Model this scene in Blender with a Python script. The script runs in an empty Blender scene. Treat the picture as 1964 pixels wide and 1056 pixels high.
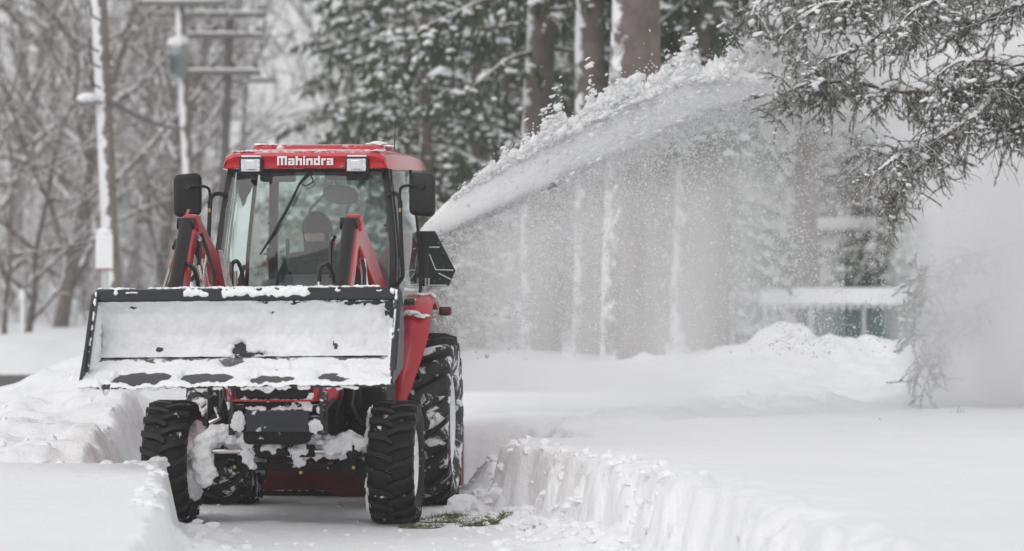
import bpy, bmesh, math, random
import numpy as np
from mathutils import Vector, Matrix, noise as mnoise

random.seed(7)
rng = np.random.default_rng(11)
R = math.radians
scn = bpy.context.scene
col = scn.collection

# ---------------------------------------------------------------- camera
F_PX, CAM_H, HOR_Y, CX = 6175.0, 1.3, 555.0, 982.0      # photograph calibration (1964 px wide)
cam_d = bpy.data.cameras.new('camera')
cam = bpy.data.objects.new('camera', cam_d)
col.objects.link(cam)
cam.location = (0, 0, CAM_H)
cam.rotation_euler = (R(90), 0, 0)
cam_d.sensor_width = 36.0
cam_d.lens = F_PX / 1964.0 * 36.0
cam_d.shift_y = (HOR_Y - 528.0) / 1964.0
cam_d.clip_start = 0.1
cam_d.clip_end = 9000.0
cam_d.dof.use_dof = True
cam_d.dof.focus_distance = 18.3
cam_d.dof.aperture_fstop = 2.6
scn.camera = cam

# ---------------------------------------------------------------- sky (overcast), sun, exposure
SUN_EL, SUN_AZ = R(36), R(208)
world = bpy.data.worlds.new('World')
scn.world = world
world.use_nodes = True
wn = world.node_tree.nodes
wl = world.node_tree.links
wn.clear()
w_out = wn.new('ShaderNodeOutputWorld')
w_bg = wn.new('ShaderNodeBackground')
w_sky = wn.new('ShaderNodeTexSky')
w_sky.sky_type = 'NISHITA'
w_sky.sun_disc = False
w_sky.sun_elevation = SUN_EL
w_sky.sun_rotation = SUN_AZ
w_sky.air_density = 1.0
w_sky.dust_density = 4.0
# a closed cloud deck: nearly even grey-white, with a trace of the sky behind it
w_mix = wn.new('ShaderNodeMix')
w_mix.data_type = 'RGBA'
w_mix.inputs[0].default_value = 0.90
w_mix.inputs[7].default_value = (9.0, 9.05, 9.2, 1)
wl.new(w_sky.outputs[0], w_mix.inputs[6])
wl.new(w_mix.outputs[2], w_bg.inputs[0])
w_bg.inputs[1].default_value = 0.085
wl.new(w_bg.outputs[0], w_out.inputs[0])

sun_d = bpy.data.lights.new('sun', 'SUN')
sun_d.energy = 1.08
sun_d.angle = R(60)
sun_d.color = (1.0, 0.985, 0.965)
sun = bpy.data.objects.new('sun', sun_d)
col.objects.link(sun)
sun.rotation_euler = (R(90) - SUN_EL, 0, R(180) - SUN_AZ + R(360))
scn.view_settings.view_transform = 'Standard'
scn.view_settings.look = 'None'
scn.view_settings.exposure = 0.0
scn.view_settings.gamma = 1.0
scn.view_settings.use_curve_mapping = False
cy = scn.cycles
cy.max_bounces = 16
cy.diffuse_bounces = 12
cy.glossy_bounces = 3
cy.transmission_bounces = 12
cy.volume_bounces = 12
cy.transparent_max_bounces = 20
cy.volume_step_rate = 0.5
cy.use_adaptive_sampling = True
cy.adaptive_threshold = 0.02
cy.use_denoising = True
cy.caustics_reflective = False
cy.caustics_refractive = False

# ---------------------------------------------------------------- helpers
def at(px, py, Y):
    """photograph pixel -> world point at the depth Y taken from what the thing stands on"""
    return Vector(((px - CX) * Y / F_PX, Y, CAM_H - (py - HOR_Y) * Y / F_PX))

def tag(o, label, cat, group=None, kind=None):
    if label: o['label'] = label
    if cat: o['category'] = cat
    if group: o['group'] = group
    if kind: o['kind'] = kind
    return o

def empty(name, loc=(0, 0, 0), rot=(0, 0, 0)):
    o = bpy.data.objects.new(name, None)
    col.objects.link(o)
    o.location = loc
    o.rotation_euler = rot
    o.empty_display_size = 0.2
    return o

def link_mesh(name, me, mat, parent=None, smooth=True, angle=None):
    o = bpy.data.objects.new(name, me)
    col.objects.link(o)
    if mat is not None and len(me.materials) == 0:
        me.materials.append(mat)
    if parent is not None:
        o.parent = parent
    if smooth:
        me.shade_smooth()
        if angle:
            me.set_sharp_from_angle(angle=R(angle))
    return o

def np_mesh(name, verts, faces):
    """verts (n,3), faces (m,k) with one k"""
    me = bpy.data.meshes.new(name)
    verts = np.ascontiguousarray(verts, dtype=np.float32)
    faces = np.ascontiguousarray(faces, dtype=np.int32)
    m, k = faces.shape
    me.vertices.add(len(verts))
    me.vertices.foreach_set('co', verts.ravel())
    me.loops.add(m * k)
    me.loops.foreach_set('vertex_index', faces.ravel())
    me.polygons.add(m)
    me.polygons.foreach_set('loop_start', np.arange(0, m * k, k, dtype=np.int32))
    me.polygons.foreach_set('loop_total', np.full(m, k, dtype=np.int32))
    me.update(calc_edges=True)
    return me

_ico = {}
def ico(sub):
    if sub not in _ico:
        bm = bmesh.new()
        bmesh.ops.create_icosphere(bm, subdivisions=sub, radius=1)
        _ico[sub] = ([v.co.copy() for v in bm.verts], [tuple(v.index for v in f.verts) for f in bm.faces])
        bm.free()
    return _ico[sub]

class MB:
    """collects shapes for ONE mesh"""
    def __init__(s):
        s.v, s.f = [], []
    def add(s, vs, fs):
        b = len(s.v)
        s.v += [tuple(v) for v in vs]
        s.f += [tuple(i + b for i in f) for f in fs]
        return s
    def box(s, c, d, rot=None):
        hx, hy, hz = d[0] / 2, d[1] / 2, d[2] / 2
        vs = [Vector((x, y, z)) for z in (-hz, hz) for y in (-hy, hy) for x in (-hx, hx)]
        if rot is not None: vs = [rot @ v for v in vs]
        vs = [v + Vector(c) for v in vs]
        return s.add(vs, [(0, 2, 3, 1), (4, 5, 7, 6), (0, 1, 5, 4), (2, 6, 7, 3), (0, 4, 6, 2), (1, 3, 7, 5)])
    def tube(s, pts, r, n=8, cap=True, squash=None):
        pts = [Vector(p) for p in pts]
        rs = list(r) if isinstance(r, (list, tuple)) else [r] * len(pts)
        b = len(s.v)
        t0 = (pts[1] - pts[0]).normalized()
        u = t0.orthogonal().normalized()
        for i, p in enumerate(pts):
            if i == 0: t = t0
            elif i == len(pts) - 1: t = (pts[i] - pts[i - 1]).normalized()
            else: t = ((pts[i + 1] - pts[i]).normalized() + (pts[i] - pts[i - 1]).normalized())
            if t.length < 1e-6: t = t0
            t.normalize()
            u = (u - t * u.dot(t))
            if u.length < 1e-6: u = t.orthogonal()
            u.normalize()
            w = t.cross(u)
            for k in range(n):
                a = 2 * math.pi * k / n
                s.v.append(tuple(p + (u * math.cos(a) + w * math.sin(a)) * rs[i]))
        for i in range(len(pts) - 1):
            for k in range(n):
                k2 = (k + 1) % n
                s.f.append((b + i * n + k, b + i * n + k2, b + (i + 1) * n + k2, b + (i + 1) * n + k))
        if cap:
            s.f.append(tuple(b + k for k in reversed(range(n))))
            e = b + (len(pts) - 1) * n
            s.f.append(tuple(e + k for k in range(n)))
        return s
    def cyl(s, a, b_, r, n=20):
        return s.tube([a, b_], r, n)
    def lathe(s, prof, c=(0, 0, 0), axis='x', n=48):
        """prof: list of (along, radius)"""
        b = len(s.v)
        c = Vector(c)
        for (al, ra) in prof:
            for k in range(n):
                a = 2 * math.pi * k / n
                if axis == 'x': p = Vector((al, ra * math.cos(a), ra * math.sin(a)))
                elif axis == 'y': p = Vector((ra * math.cos(a), al, ra * math.sin(a)))
                else: p = Vector((ra * math.cos(a), ra * math.sin(a), al))
                s.v.append(tuple(p + c))
        for i in range(len(prof) - 1):
            for k in range(n):
                k2 = (k + 1) % n
                s.f.append((b + i * n + k, b + i * n + k2, b + (i + 1) * n + k2, b + (i + 1) * n + k))
        return s
    def prism(s, poly, off):
        """planar polygon (3-D points) pushed by off"""
        n = len(poly)
        off = Vector(off)
        vs = [Vector(p) for p in poly] + [Vector(p) + off for p in poly]
        fs = [tuple(reversed(range(n))), tuple(range(n, 2 * n))]
        fs += [(i, (i + 1) % n, n + (i + 1) % n, n + i) for i in range(n)]
        return s.add(vs, fs)
    def loft(s, rings, cap=True):
        n = len(rings[0])
        b = len(s.v)
        for r_ in rings: s.v += [tuple(p) for p in r_]
        for i in range(len(rings) - 1):
            for k in range(n):
                k2 = (k + 1) % n
                s.f.append((b + i * n + k, b + i * n + k2, b + (i + 1) * n + k2, b + (i + 1) * n + k))
        if cap:
            s.f.append(tuple(b + k for k in reversed(range(n))))
            s.f.append(tuple(b + (len(rings) - 1) * n + k for k in range(n)))
        return s
    def blob(s, c, r, seed=0, rough=0.35, sub=2):
        """a lump of snow: a roughened icosphere"""
        base, fs = ico(sub)
        rr = Vector(r) if isinstance(r, (tuple, list)) else Vector((r, r, r))
        vs = []
        for v in base:
            d = 1 + rough * mnoise.noise(v * 1.7 + Vector((seed * 3.1, seed * 1.7, seed))) + rough * .5 * mnoise.noise(v * 4.3 + Vector((seed, 5, seed * 2.3)))
            vs.append((c[0] + v.x * rr.x * d, c[1] + v.y * rr.y * d, c[2] + v.z * rr.z * d))
        return s.add(vs, fs)
    def mesh(s, name):
        me = bpy.data.meshes.new(name)
        me.from_pydata(s.v, [], s.f)
        bm = bmesh.new(); bm.from_mesh(me)
        bmesh.ops.recalc_face_normals(bm, faces=bm.faces)
        bm.to_mesh(me); bm.free()
        me.update()
        return me
    def build(s, name, mat, parent=None, smooth=True, bevel=0, angle=40, seg=2):
        o = link_mesh(name, s.mesh(name), mat, parent, smooth, angle)
        if bevel:
            m = o.modifiers.new('bevel', 'BEVEL')
            m.width = bevel; m.segments = seg; m.limit_method = 'ANGLE'; m.angle_limit = R(35)
            m.harden_normals = False
        return o

# fast lattice noise on numpy arrays
def _h(i, j, k):
    n = (i * 374761393 + j * 668265263 + k * 1274126177) & 0xffffffff
    n = ((n ^ (n >> 13)) * 1274126177) & 0xffffffff
    return ((n ^ (n >> 16)) & 0xffff) / 65535.0
def vnoise(x, y, z=0.0):
    x, y = np.asarray(x, float), np.asarray(y, float)
    z = np.broadcast_to(np.asarray(z, float), x.shape)
    xi, yi, zi = np.floor(x).astype(np.int64), np.floor(y).astype(np.int64), np.floor(z).astype(np.int64)
    fx, fy, fz = x - xi, y - yi, z - zi
    fx, fy, fz = [t * t * (3 - 2 * t) for t in (fx, fy, fz)]
    r = 0
    for a in (0, 1):
        for b in (0, 1):
            for c in (0, 1):
                w = (fx if a else 1 - fx) * (fy if b else 1 - fy) * (fz if c else 1 - fz)
                r = r + w * _h(xi + a, yi + b, zi + c)
    return r * 2 - 1
def fbm(x, y, z=0.0, o=4, g=0.5):
    r, a, f = 0, 1.0, 1.0
    for k in range(o):
        r = r + a * vnoise(np.asarray(x) * f + 17.3 * k, np.asarray(y) * f - 9.1 * k, np.asarray(z) * f + 3.7 * k)
        a *= g; f *= 2.03
    return r
def sstep(e0, e1, x):
    t = np.clip((np.asarray(x, float) - e0) / (e1 - e0), 0, 1)
    return t * t * (3 - 2 * t)

# ---------------------------------------------------------------- materials
def nodes(name):
    m = bpy.data.materials.new(name)
    m.use_nodes = True
    nt = m.node_tree
    return m, nt, nt.nodes['Principled BSDF']

def noise_node(nt, scale, detail=4, rough=0.6, vec=None, dist=0):
    n = nt.nodes.new('ShaderNodeTexNoise')
    n.inputs['Scale'].default_value = scale
    n.inputs['Detail'].default_value = detail
    n.inputs['Roughness'].default_value = rough
    n.inputs['Distortion'].default_value = dist
    if vec is not None: nt.links.new(vec, n.inputs['Vector'])
    return n

def math_node(nt, op, a, b=None, clamp=False):
    n = nt.nodes.new('ShaderNodeMath')
    n.operation = op; n.use_clamp = clamp
    for i, v in enumerate((a, b)):
        if v is None: continue
        if hasattr(v, 'links'): nt.links.new(v, n.inputs[i])
        else: n.inputs[i].default_value = v
    return n.outputs[0]

def ramp(nt, fac, p0, p1, c0=(0, 0, 0, 1), c1=(1, 1, 1, 1)):
    n = nt.nodes.new('ShaderNodeValToRGB')
    n.color_ramp.elements[0].position = p0; n.color_ramp.elements[0].color = c0
    n.color_ramp.elements[1].position = p1; n.color_ramp.elements[1].color = c1
    nt.links.new(fac, n.inputs[0])
    return n.outputs[0]

def mixc(nt, fac, a, b):
    n = nt.nodes.new('ShaderNodeMix'); n.data_type = 'RGBA'
    for i, v in ((0, fac), (6, a), (7, b)):
        if hasattr(v, 'links'): nt.links.new(v, n.inputs[i])
        elif i == 0: n.inputs[0].default_value = v
        else: n.inputs[i].default_value = (*v, 1)
    return n.outputs[2]

def obj_coords(nt):
    tc = nt.nodes.new('ShaderNodeTexCoord')
    oi = nt.nodes.new('ShaderNodeObjectInfo')
    va = nt.nodes.new('ShaderNodeVectorMath'); va.operation = 'MULTIPLY_ADD'
    nt.links.new(oi.outputs['Random'], va.inputs[0])
    va.inputs[1].default_value = (37, 23, 11)
    nt.links.new(tc.outputs['Object'], va.inputs[2])
    return va.outputs[0]

SNOW_C = (0.88, 0.885, 0.90)
def M(name, c, rough=0.5, metal=0.0, var=0.12, scale=8.0, bump=0.0, bscale=40.0, coat=0.0,
      snow=None, spec=0.5):
    """snow: dict(dir=(x,y,z) or None, amt=, scale=, soft=) settled or plastered snow, lying where its noise puts it"""
    m, nt, p = nodes(name)
    vec = obj_coords(nt)
    n1 = noise_node(nt, scale, 5, 0.65, vec)
    dark = tuple(x * (1 - var) for x in c); light = tuple(min(1, x * (1 + var)) for x in c)
    colr = mixc(nt, ramp(nt, n1.outputs[0], 0.3, 0.7), dark, light)
    p.inputs['Roughness'].default_value = rough
    p.inputs['Metallic'].default_value = metal
    p.inputs['Specular IOR Level'].default_value = spec
    p.inputs['Coat Weight'].default_value = coat
    p.inputs['Coat Roughness'].default_value = 0.12
    h = None
    if bump:
        nb = noise_node(nt, bscale, 4, 0.6, vec)
        h = math_node(nt, 'MULTIPLY', nb.outputs[0], bump)
    if snow:
        ns = noise_node(nt, snow.get('scale', 14), 5, 0.62, vec, snow.get('dist', 0.3))
        v = ns.outputs[0]
        if snow.get('dir'):
            ge = nt.nodes.new('ShaderNodeNewGeometry')
            d = nt.nodes.new('ShaderNodeVectorMath'); d.operation = 'DOT_PRODUCT'
            nt.links.new(ge.outputs['Normal'], d.inputs[0])
            d.inputs[1].default_value = snow['dir']
            v = math_node(nt, 'MULTIPLY_ADD', d.outputs['Value'], snow.get('k', 0.5))
            nt.links.new(ns.outputs[0], v.node.inputs[2])
        t = 1 - snow['amt']; sf = snow.get('soft', 0.03)
        mask = ramp(nt, v, max(0, t - sf), min(1, t + sf))
        colr = mixc(nt, mask, colr, SNOW_C)
        rr = math_node(nt, 'MULTIPLY_ADD', mask, 0.75 - rough); rr.node.inputs[2].default_value = rough
        nt.links.new(rr, p.inputs['Roughness'])
        if metal:
            mm = math_node(nt, 'MULTIPLY_ADD', mask, -metal); mm.node.inputs[2].default_value = metal
            nt.links.new(mm, p.inputs['Metallic'])
        sh = math_node(nt, 'MULTIPLY', mask, snow.get('lift', 0.006))
        h = sh if h is None else math_node(nt, 'ADD', h, sh)
    if h is not None:
        b = nt.nodes.new('ShaderNodeBump')
        b.inputs['Strength'].default_value = 1.0
        b.inputs['Distance'].default_value = 1.0
        nt.links.new(h, b.inputs['Height'])
        nt.links.new(b.outputs[0], p.inputs['Normal'])
    nt.links.new(colr, p.inputs['Base Color'])
    return m

def volume_mat(name, dens, colr=(0.997, 0.997, 0.998), aniso=0.0, hetero=None, step=None):
    m = bpy.data.materials.new(name); m.use_nodes = True
    nt = m.node_tree; nt.nodes.clear()
    out = nt.nodes.new('ShaderNodeOutputMaterial')
    v = nt.nodes.new('ShaderNodeVolumePrincipled')
    v.inputs['Color'].default_value = (*colr, 1)
    v.inputs['Density'].default_value = dens
    v.inputs['Anisotropy'].default_value = aniso
    nt.links.new(v.outputs[0], out.inputs['Volume'])
    if hetero: hetero(nt, v)
    return m

MAT = {}
def make_materials():
    g = MAT
    # snow with small crusts and grains
    m, nt, p = nodes('snow')
    tc = nt.nodes.new('ShaderNodeTexCoord'); vec = tc.outputs['Object']
    n0 = noise_node(nt, 0.8, 4, .6, vec); n1 = noise_node(nt, 9, 6, .62, vec); n2 = noise_node(nt, 70, 4, .6, vec)
    nt.links.new(mixc(nt, ramp(nt, n0.outputs[0], .3, .7), (.85, .858, .875), (.90, .903, .91)), p.inputs['Base Color'])
    h = math_node(nt, 'ADD', math_node(nt, 'MULTIPLY', n1.outputs[0], .028), math_node(nt, 'MULTIPLY', n2.outputs[0], .004))
    b = nt.nodes.new('ShaderNodeBump'); b.inputs['Strength'].default_value = .8; b.inputs['Distance'].default_value = 1
    nt.links.new(h, b.inputs['Height']); nt.links.new(b.outputs[0], p.inputs['Normal'])
    p.inputs['Roughness'].default_value = .75
    p.inputs['Specular IOR Level'].default_value = .25
    g['snow'] = m
    m, nt, p = nodes('loose_snow')
    tc = nt.nodes.new('ShaderNodeTexCoord'); n2 = noise_node(nt, 60, 4, .6, tc.outputs['Object'])
    b = nt.nodes.new('ShaderNodeBump'); b.inputs['Distance'].default_value = .006
    nt.links.new(n2.outputs[0], b.inputs['Height']); nt.links.new(b.outputs[0], p.inputs['Normal'])
    p.inputs['Base Color'].default_value = (.9, .905, .915, 1); p.inputs['Roughness'].default_value = .8
    p.inputs['Specular IOR Level'].default_value = .2
    g['lump'] = m
    g['film'] = M('thin_snow_film', (.78, .785, .795), .75, 0, .10, 6, bump=.006, bscale=24, spec=.2)
    m, nt, p = nodes('airborne_snow')
    nt.nodes.remove(p)      # light soaks through crumbs of snow: part reflected, part let through
    df = nt.nodes.new('ShaderNodeBsdfDiffuse'); tl = nt.nodes.new('ShaderNodeBsdfTranslucent'); mx = nt.nodes.new('ShaderNodeMixShader')
    df.inputs[0].default_value = (.97, .972, .976, 1); tl.inputs[0].default_value = (.97, .972, .976, 1); mx.inputs[0].default_value = .42
    nt.links.new(df.outputs[0], mx.inputs[1]); nt.links.new(tl.outputs[0], mx.inputs[2])
    nt.links.new(mx.outputs[0], nt.nodes['Material Output'].inputs[0])
    g['flake'] = m
    m, nt, p = nodes('jet_snow')
    tc = nt.nodes.new('ShaderNodeTexCoord'); n2 = noise_node(nt, 38, 5, .65, tc.outputs['Object'])
    b = nt.nodes.new('ShaderNodeBump'); b.inputs['Distance'].default_value = .010
    nt.links.new(n2.outputs[0], b.inputs['Height']); nt.links.new(b.outputs[0], p.inputs['Normal'])
    p.inputs['Base Color'].default_value = (.965, .968, .972, 1); p.inputs['Roughness'].default_value = .9
    p.inputs['Specular IOR Level'].default_value = .1
    p.inputs['Subsurface Weight'].default_value = 1.0; p.inputs['Subsurface Radius'].default_value = (1, 1, 1); p.inputs['Subsurface Scale'].default_value = .10
    g['jet'] = m
    g['heel'] = M('scraped_heel_bar', (.13, .132, .135), .5, .3, .3, 9, snow=dict(amt=.47, scale=10, soft=.04))
    dust = dict(dir=(0, 0, 1), amt=.30, k=.35, scale=26, soft=.03, lift=.003)
    g['red'] = M('red_paint', (.48, .008, .02), .28, 0, .10, 3, coat=.5, snow=dict(dir=(0, 0, 1), amt=.17, k=.30, scale=22, soft=.06, lift=.002))
    g['red_clean'] = M('red_paint_side', (.48, .008, .02), .30, 0, .12, 3, coat=.3, snow=dict(amt=.24, scale=24, soft=.09, lift=.001))
    g['red_roof'] = M('red_roof_paint', (.50, .008, .022), .24, 0, .08, 3, coat=.6, spec=.4, snow=dict(dir=(0, .15, 1), amt=.10, k=.34, scale=16, soft=.10, lift=.004, dist=.8))
    g['red_dull'] = M('dull_red_steel', (.20, .012, .014), .5, 0, .35, 6, snow=dict(amt=.24, scale=9, soft=.05))
    g['black'] = M('black_plastic', (.011, .0115, .012), .45, 0, .25, 10, spec=.35, bump=.0006, bscale=160)
    g['black_snowy'] = M('black_steel_snowy', (.022, .023, .024), .5, .1, .3, 9, snow=dict(dir=(0, 0, 1), amt=.36, k=.22, scale=16, soft=.03))
    g['chassis'] = M('dark_chassis', (.009, .009, .0095), .6, .1, .45, 12, spec=.3, bump=.002, bscale=50, snow=dict(dir=(0, -.2, 1), amt=.33, k=.18, scale=13, soft=.03))
    g['rubber'] = M('tyre_rubber', (.010, .0103, .0105), .62, 0, .35, 9, spec=.25, bump=.0015, bscale=60, snow=dict(amt=.345, scale=11, soft=.02, dist=.6))
    g['rubber_lug'] = M('tyre_lug_rubber', (.010, .0103, .0105), .5, 0, .3, 9, spec=.3, bump=.001, bscale=60, snow=dict(amt=.325, scale=15, soft=.02, dist=.6))
    g['rubber_snowy'] = M('snow_caked_rubber', (.016, .0165, .017), .6, 0, .35, 9, bump=.0015, bscale=60, snow=dict(amt=.46, scale=9, soft=.03, dist=.8))
    g['rim'] = M('white_rim', (.55, .55, .55), .5, .2, .15, 6, snow=dict(amt=.62, scale=7, soft=.05))
    g['grey_steel'] = M('grey_steel', (.045, .047, .050), .42, .4, .25, 8, snow=dict(amt=.33, scale=14, soft=.02))
    g['bucket'] = M('bucket_black_paint', (.020, .0215, .024), .45, .2, .3, 7, bump=.001, bscale=50)
    g['chrome'] = M('chrome_rod', (.75, .76, .78), .12, 1, .05, 5)
    g['zinc'] = M('zinc_fitting', (.5, .5, .49), .35, .9, .2, 20)
    g['brass'] = M('brass_fitting', (.45, .33, .14), .4, .8, .2, 20)
    g['rust'] = M('rusty_orange_rod', (.42, .16, .08), .65, .1, .35, 25)
    g['hose'] = M('hydraulic_hose', (.016, .016, .018), .4, 0, .2, 30)
    g['seat'] = M('dark_seat_vinyl', (.03, .031, .033), .6, 0, .2, 10, bump=.001)
    g['interior'] = M('grey_interior', (.10, .105, .108), .6, 0, .2, 8)
    g['lens'] = M('lamp_reflector', (.75, .76, .78), .15, .7, .2, 40, bump=.01, bscale=120)
    g['white_paint'] = M('white_letter', (.8, .8, .8), .4, 0, .03, 10)
    g['smv'] = M('black_sign_back', (.010, .013, .014), .35, 0, .2, 6, snow=dict(amt=.23, scale=20, soft=.02))
    # thin tinted glazing: mostly clear, a fresnel reflection of the sky
    m = bpy.data.materials.new('cab_glass'); m.use_nodes = True; nt = m.node_tree; nt.nodes.clear()
    out = nt.nodes.new('ShaderNodeOutputMaterial'); mx = nt.nodes.new('ShaderNodeMixShader')
    tr = nt.nodes.new('ShaderNodeBsdfTransparent'); gl = nt.nodes.new('ShaderNodeBsdfGlossy')
    fr = nt.nodes.new('ShaderNodeFresnel'); fr.inputs[0].default_value = 1.5
    tr.inputs[0].default_value = (.80, .875, .855, 1); gl.inputs[0].default_value = (.95, .97, .97, 1); gl.inputs[1].default_value = .02
    nt.links.new(math_node(nt, 'ADD', fr.outputs[0], .015), mx.inputs[0]); nt.links.new(tr.outputs[0], mx.inputs[1]); nt.links.new(gl.outputs[0], mx.inputs[2])
    nt.links.new(mx.outputs[0], out.inputs[0]); g['glass'] = m
    g['bark'] = M('grey_brown_bark', (.13, .112, .10), .85, 0, .35, 9, bump=.02, bscale=14, snow=dict(dir=(-.92, -.12, .12), amt=.10, k=.42, scale=5, soft=.05, lift=.02))
    g['bark_big'] = M('conifer_bark', (.15, .122, .108), .85, 0, .35, 5, bump=.03, bscale=10, snow=dict(dir=(-.95, -.18, 0), amt=.07, k=.52, scale=3.2, soft=.06, lift=.02, dist=1.2))
    g['twig'] = M('bare_twig', (.135, .105, .090), .85, 0, .3, 4, snow=dict(dir=(-.45, -.2, .85), amt=.32, k=.36, scale=6, soft=.06))
    g['brush'] = M('brown_brush', (.135, .108, .096), .9, 0, .3, 1, snow=dict(dir=(-.4, -.3, .8), amt=.38, k=.30, scale=2.2, soft=.10))
    g['needle'] = M('conifer_needles', (.038, .056, .022), .7, 0, .5, 2.5, snow=dict(dir=(-.2, -.1, .9), amt=.25, k=.25, scale=7, soft=.08))
    g['needle_near'] = M('bough_needles', (.088, .098, .062), .7, 0, .5, 5, snow=dict(dir=(-.2, -.1, .9), amt=.33, k=.2, scale=20, soft=.08))
    g['pole'] = M('weathered_pole', (.20, .175, .15), .85, 0, .3, 6, bump=.004, bscale=30, snow=dict(dir=(-.80, -.6, 0), amt=.24, k=.52, scale=5, soft=.05))
    g['pole_grey'] = M('dark_pole', (.13, .12, .11), .85, 0, .3, 6, snow=dict(dir=(-.95, -.1, .3), amt=.03, k=.52, scale=4, soft=.06))
    g['arm'] = M('crossarm_wood', (.17, .16, .15), .85, 0, .3, 6, snow=dict(dir=(-.2, -.1, .9), amt=.18, k=.5, scale=5, soft=.06))
    g['wire'] = M('wire', (.16, .155, .15), .7, 0, .1, 5, snow=dict(dir=(0, 0, 1), amt=.30, k=.35, scale=1.5, soft=.05))
    g['transformer'] = M('transformer_grey', (.30, .32, .33), .5, .2, .1, 4)
    g['asphalt'] = M('wet_asphalt', (.05, .048, .047), .55, 0, .3, 4, bump=.003, bscale=60)
    g['grass'] = M('winter_grass', (.10, .115, .025), .8, 0, .5, 30)
    g['soil'] = M('trampled_turf', (.075, .072, .03), .9, 0, .5, 25, bump=.01, bscale=60, snow=dict(amt=.54, scale=11, soft=.05))
    g['jacket'] = M('dark_jacket', (.035, .037, .042), .8, 0, .25, 12, bump=.004, bscale=25)
    g['skin'] = M('skin', (.45, .28, .21), .5, 0, .08, 20)
    g['hat'] = M('knit_hat', (.03, .031, .034), .9, 0, .25, 60, bump=.004, bscale=120)
    g['glove'] = M('glove', (.02, .02, .022), .7, 0, .2, 30)
    g['siding'] = M('white_siding', (.80, .80, .79), .6, 0, .05, 4)
    g['window'] = M('dark_window', (.03, .033, .036), .3, 0, .2, 2)
    g['wall_grey'] = M('grey_wall', (.13, .125, .12), .8, 0, .15, 4)
    g['teal'] = M('teal_glazing', (.085, .125, .12), .2, 0, .2, 1.5)
    g['post'] = M('pale_post', (.50, .52, .52), .5, .1, .1, 4)
    g['sign'] = M('snowy_sign', (.82, .82, .83), .7, 0, .05, 6)
    g['amber'] = M('dark_lamp', (.07, .02, .018), .3, 0, .2, 10)
make_materials()
# ================================================================ ground, road
def curve(pts, x):
    p = sorted(pts)
    return np.interp(x, [a for a, _ in p], [b for _, b in p])
XR = [(-40, 1.6), (8, 1.3), (12, 1.02), (14, .82), (15, .66), (16, .50), (17, .28), (18, .02), (18.75, -.21), (19.0, .06), (20, .05), (21.2, -.05), (60, -.05)]
XL = [(-40, -.6), (8, -.9), (12, -1.27), (14, -1.47), (17.0, -1.77), (17.3, -2.15), (18, -2.2), (21.5, -2.1), (60, -2.1)]
BACK = [(-.2, 18.8), (.5, 20.2), (1.67, 22.0), (3.9, 24.7), (8, 27), (30, 30)]

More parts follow.
